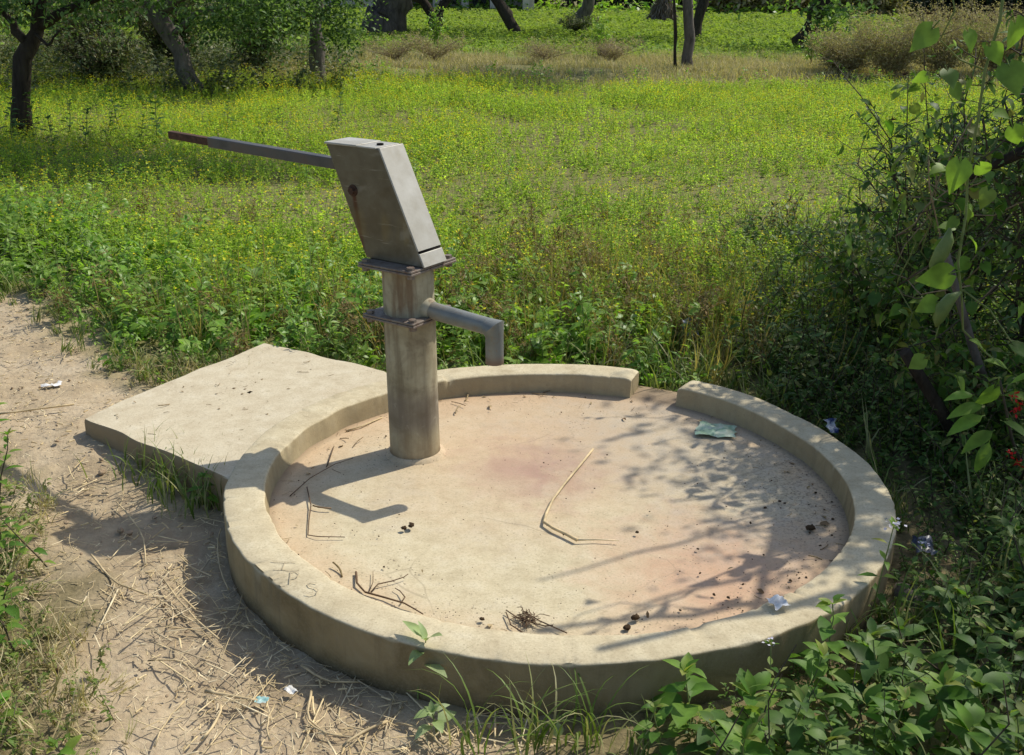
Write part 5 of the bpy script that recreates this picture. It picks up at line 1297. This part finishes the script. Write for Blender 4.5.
tag(obj('bank_weeds', bake([vergeT(390+i, .26, 20, .06, .03, prof_ovate) for i in range(3)], rng.choice(3, n), upright(P3(x, y), rng.uniform(0, 6.28, n), rng.uniform(.7, 1.4, n), .2)), [M_WEED, M_STEMG]), 'line of green weeds along the foot of the dry bank', kind='stuff')
lfB = [leaf(.045, .014, prof_lance, 1, .2, .6), leaf(.035, .02, prof_ovate, 1, .3, .6)]
BR = [(5.9, 20.2, .8, .7, 'tan leafless brush, first of the dry row along the bank'), (6.6, 19.8, 1.1, .9, 'tall tan brush heap in the middle of the dry row'), (7.5, 20.0, 1.3, 1., 'brush heap behind the tangle of dark twigs'), (8.6, 20.2, 1.25, 1., 'brush heap at the far end of the dry row'), (9.8, 20.6, 1.3, 1., 'brush heap beyond the end of the dry row')]
for i, (x, y, h, s, lb) in enumerate(BR):
    bush('dry_brush', lb, 'brush', (x, y, 0), (h, s, 44, 34, 8), lfB, [M_BRUSH, M_STEMT], 820+i, twl=.4, stem_r=.004, arch=.35, group='dry brush along the bank')
for i, (px, lb, h) in enumerate(((395, 'brown dead brush on the bank left of the gap', .42), (435, 'reddish dead brush with a green sprout on the bank', .5), (545, 'low dead brush by a clod of earth on the bank', .35), (610, 'thin dead brush on the crest of the bank', .42))):
    p = at(px, 66); bush('bank_brush', lb.replace(' left of the gap', ' nearest the hanging boughs'), 'brush', (p[0], p[1], .1), (h, .9, 26, 16, 4), lfB, [M_BRUSH, M_STEMT], 840+i, twl=.26, stem_r=.006, arch=.5)
for i, (px, py, h, lb) in enumerate(((437, 60, 1.1, 'green sapling standing on the bank before the forked tree'), (600, 62, .8, 'thin green sapling on the bank near the tree with a weedy foot'), (810, 72, .7, 'green sapling at the foot of the tan brush'))):
    p = at(px, py); bush('sapling', lb, 'sapling', (p[0], p[1], .1), (h, .14, 4, 14, 8), lfU, [M_WEED, M_STEMD], 850+i, twl=.25, stem_r=.008, arch=.3, first=.35)
ml = obj('earth_clod', lump_T(.24, 95), plain('bank_earth', (.16, .12, .08), (.34, .27, .19), 9, .95, .1, .6)); p = at(607, 62); ml.location = (p[0], p[1], .22); tag(ml, 'big pale clod of earth on the bank between the fields', 'earth clod')
# two posts of wood by the bank
p = at(676, 75); Yp = p[1]
tree('thin_trunk_tree', 'thin dark sapling trunk beside the grey trunk on the bank', (p[0], p[1], 0), [([(p[0], p[1], 0), ath(675, 40, Yp), ath(674, 0, Yp), ath(672, -80, Yp)], .035, .022)], [((2.9, 20.9, 3.6), (.5, .5, .5), 10)], leafM, 860, M_BARKD)
p = at(688, 75); Yp = p[1]
tree('grey_trunk_tree', 'tree with a straight grey trunk on the bank in mid field', (p[0], p[1], 0), [([(p[0], p[1], -.02), ath(689, 40, Yp), ath(689, 5, Yp), ath(690, -90, Yp), ath(700, -200, Yp)], .105, .075), ([ath(690, 8, Yp), ath(684, -20, Yp), ath(670, -80, Yp)], .06, .03)], [((3.4, 21.1, 4.9), (1.9, 1.6, 1.1), 80)], leafL, 870, M_BARKG, clump=.3, per=16)

# ------------------------------------------------------------------ the far field
fT = [vergeT(900+i, .13, 11, .085, .05, prof_ovate, 1) for i in range(4)]
x, y = keep(wedge(52000, 24, 62, pad=2.), lambda x, y: sstep(24.5, 26.5, y+.8*np.sin(x*.4))*np.clip(34/y, 0, 1)**1.5*(.55+.45*vnoise(x*.6, y*.6, 113))); n = len(x)
tag(obj('far_crop', bake(fT, rng.choice(4, n), upright(P3(x, y), rng.uniform(0, 6.28, n), rng.uniform(.8, 1.4, n)*np.clip(y/30, .9, 1.8), .2)), [M_FARG, M_FARG]), 'bright green young crop on the field beyond the bank', kind='stuff')
def fartree(name, label, px, py, pts, r0, r1, limbs=(), blob=None, seed=0, bark=M_BARKD, dx=0.):
    b = at(px, py); b[2] = -.03; Yb = b[1]
    tk = [([b]+[ath(a_, c_, Yb) for a_, c_ in pts], r0, r1)]
    for lp, q0, q1 in limbs: tk.append(([ath(a_, c_, Yb) for a_, c_ in lp], q0, q1))
    cx = b[0]+dx
    bl = blob or [((cx, Yb, 4.6), (2.6, 2.4, 1.3), 60), ((cx+1.4, Yb-.5, 3.9), (1.4, 1.3, .8), 26), ((cx-1.6, Yb+.4, 4.0), (1.4, 1.4, .8), 26)]
    return tree(name, label, b, tk, bl, leafL, seed, bark, clump=.38, per=14)
fartree('stout_tree', 'stout tree with a shaggy dark trunk at the edge of the far field', 384, 36, [(386, 15), (386, -20), (388, -120)], .60, .48, seed=1000, bark=mat_bark('shaggy_bark', (.035, .028, .022), (.12, .10, .085), 9.))
fartree('forked_tree', 'tree forking low into two dark stems in the far field', 435, 34, [(435, 26), (436, 21)], .22, .19, [([(436, 24), (428, 10), (416, -4), (395, -60)], .17, .10), ([(436, 24), (444, 8), (449, -6), (465, -70)], .15, .09)], seed=1010)
fartree('bent_tree', 'tree with a dark trunk leaning away from the forked one, in the far field', 517, 36, [(509, 20), (500, 5), (490, -20), (480, -100)], .20, .13, seed=1020)
fartree('weedy_foot_tree', 'tree with a weedy mound round its foot in the far field', 580, 33, [(583, 18), (589, 0), (594, -40), (600, -110)], .22, .14, [([(586, 5), (600, -30), (620, -90)], .1, .05)], seed=1030, bark=M_BARKG)
bush('mound_bush', 'dark weedy mound heaped round a tree foot in the far field', 'bush', tuple(at(576, 35)), (.55, .8, 22, 14, 8), lfU, [M_UNDER, M_STEMD], 1035, twl=.3, stem_r=.01)
fartree('slim_far_tree', 'slim trunk standing farthest back in the far field', 612, 12, [(613, 0), (614, -20), (616, -60)], .17, .14, seed=1040, bark=M_BARKG)
fartree('twin_trunk_tree', 'dark trunk leaning behind the straight grey trunk, in the far field', 694, 40, [(697, 22), (702, 2), (712, -40), (720, -110)], .20, .13, seed=1045)
b = at(800, 48); Yb = b[1]
fartree('slanting_tree', 'slanting dark trunk with a leafy side bough at the edge of the far field', 799, 47, [(808, 30), (818, 14), (835, -20), (850, -80)], .26, .17, [([(814, 18), (830, 12), (850, 6)], .08, .03)], [((b[0]+.9, Yb-.2, .95), (.8, .5, .42), 20), ((b[0]+.6, Yb-.2, .55), (.35, .4, .3), 8), ((b[0]+1.4, Yb, 4.), (2.4, 2., 1.2), 60), ((b[0]-.3, Yb, 1.75), (.9, .5, .25), 16)], seed=1050)
hs = thing('straw_stook', 'grey conical heap of straw standing in the far field', 'straw heap', tuple(at(662, 24)))
rr_ = np.random.default_rng(1060); q = []
for i in range(900):
    a = rr_.uniform(0, 6.28); zz = rr_.uniform(0, 1.15); rd = .62*(1-zz/1.25)**.8+.05
    p0 = np.array([rd*math.cos(a), rd*math.sin(a), zz]); d = np.array([.4*math.cos(a)+rr_.normal(0, .3), .4*math.sin(a)+rr_.normal(0, .3), -1+rr_.normal(0, .3)])
    q.append((p0, d))
obj('straw', bake([leaf(.3, .035, prof_lance, 2, .1, .4)], np.zeros(900, int), frames(np.array([a for a, b in q]), np.array([b for a, b in q]), rr_.normal(0, 1, (900, 3)), 1)), leaf_mat('old_straw', [(.16, .135, .11), (.24, .20, .165), (.11, .095, .08)], .1, .8, .1), hs)
obj('core', tube([(0, 0, 0), (0, 0, .5), (0, 0, 1.05)], [.55, .4, .1], 14), M_CLOD, hs)

# beyond: a pale farm wall, a hedge, brown scrub and dim trees
fw_ = thing('farm_building', 'pale walled farm building glimpsed beyond the far field', 'building', (-3.2, 56, 0))
M_WALL = plain('pale_plaster', (.46, .40, .34), (.60, .54, .47), 1.2, .9, .1, .1)
def wbox(x0, x1, y0, y1, z0, z1): return box(x0, x1, y0, y1, z0, z1)
obj('wall', join([wbox(-7., -2.4, 0, .25, 0, 3.2), wbox(-7., -6.75, .25, 5, 0, 3.2), wbox(3.75, 4., .25, 5, 0, 3.2), wbox(-6.75, 3.75, 4.75, 5, 0, 3.2), wbox(-2.4, 4.0, 2.2, 2.4, 0, 3.19)]), M_WALL, fw_, smooth=False)
for xx in (-2.2, -.8, .6, 2.0, 3.6):
    obj('pillar', wbox(xx-.17, xx+.17, .02, .36, 0, 3.0), M_WALL, fw_, smooth=False)
obj('roof', wbox(-7.4, 4.4, -.6, 5.5, 3.2, 3.45), plain('roof_slab', (.30, .27, .24), (.42, .38, .34), 2., .9, .1, .1), fw_, smooth=False)
M_DOOR = plain('door_paint', (.05, .055, .05), (.10, .10, .09), 6., .6, .3, .1)
for xx in (-5.4, -3.4): obj('window', wbox(xx, xx+.8, -.05, .03, 1.2, 2.3), M_DOOR, fw_, smooth=False)
obj('door', wbox(.9, 1.8, 2.12, 2.22, 0, 2.1), M_DOOR, fw_, smooth=False)
lfF = [leaf(.32, .17, prof_round, 1, .2, .5), leaf(.26, .16, prof_ovate, 1, .2, .5)]
def hedge(name, label, x0, x1, y0, h, n, mt, seed, per=16, clump=.4, wid=.8):
    r = np.random.default_rng(seed); bl = []
    L = x1-x0; k = max(2, int(L/1.4))
    for i in range(k):
        xx = x0+L*(i+.5)/k; hh = h*r.uniform(.65, 1.25)
        bl.append(((xx, y0+r.normal(0, .5), hh*.5), (L/k*.75, wid, hh*.5), max(2, int(n/k))))
    return tag(obj(name, crown(bl, lfF, seed, clump, per), mt), label, kind='stuff')
hedge('hedge_foliage', 'far hedge of dim green bushes closing the far field', -34, 36, 60, 2.6, 3000, M_FARTREE, 1101)
hedge('reed_thicket', 'brown reed thicket beyond the far field', 9, 19, 57, 2.2, 600, M_BRUSH, 1102, per=18, clump=.35)
hedge('hedge_foliage', 'dark far wood behind the tan brush', 17, 40, 49, 3.0, 1100, leaf_mat('dim_leaf', [(.022, .032, .024), (.035, .05, .035)], .2, .7, .1), 1103)
hedge('hedge_foliage', 'low green weeds along the far end of the far field', -8, 14, 56.5, .7, 150, M_WEED, 1104, per=10, clump=.35)
hedge('hedge_foliage', 'dim thicket behind the trees at the crop edge', -22, -9, 36, 3.0, 420, M_FARTREE, 1105)
for i, (x, y) in enumerate(((-9.5, 68), (3.2, 69), (7.5, 67), (12.5, 70), (18, 66), (24, 68), (29, 64), (-16, 66))):
    s = rng.uniform(.9, 1.2)
    tree('distant_tree', 'dim leafy tree in the line beyond the far field', (x, y, 0), [([(x, y, -.03), (x+.1, y, 1.5), (x+.3, y, 3.4)], .24, .15)], [((x, y, 4.2*s), (2.6, 2.2, 1.5), 50), ((x+.4, y, 2.3), (1.9, 1.6, .9), 30)], [leaf(.3, .16, prof_round, 1, .2, .5)], 1120+10*i, M_BARKD, M_FARTREE, .42, 14, 'distant trees beyond the far field')
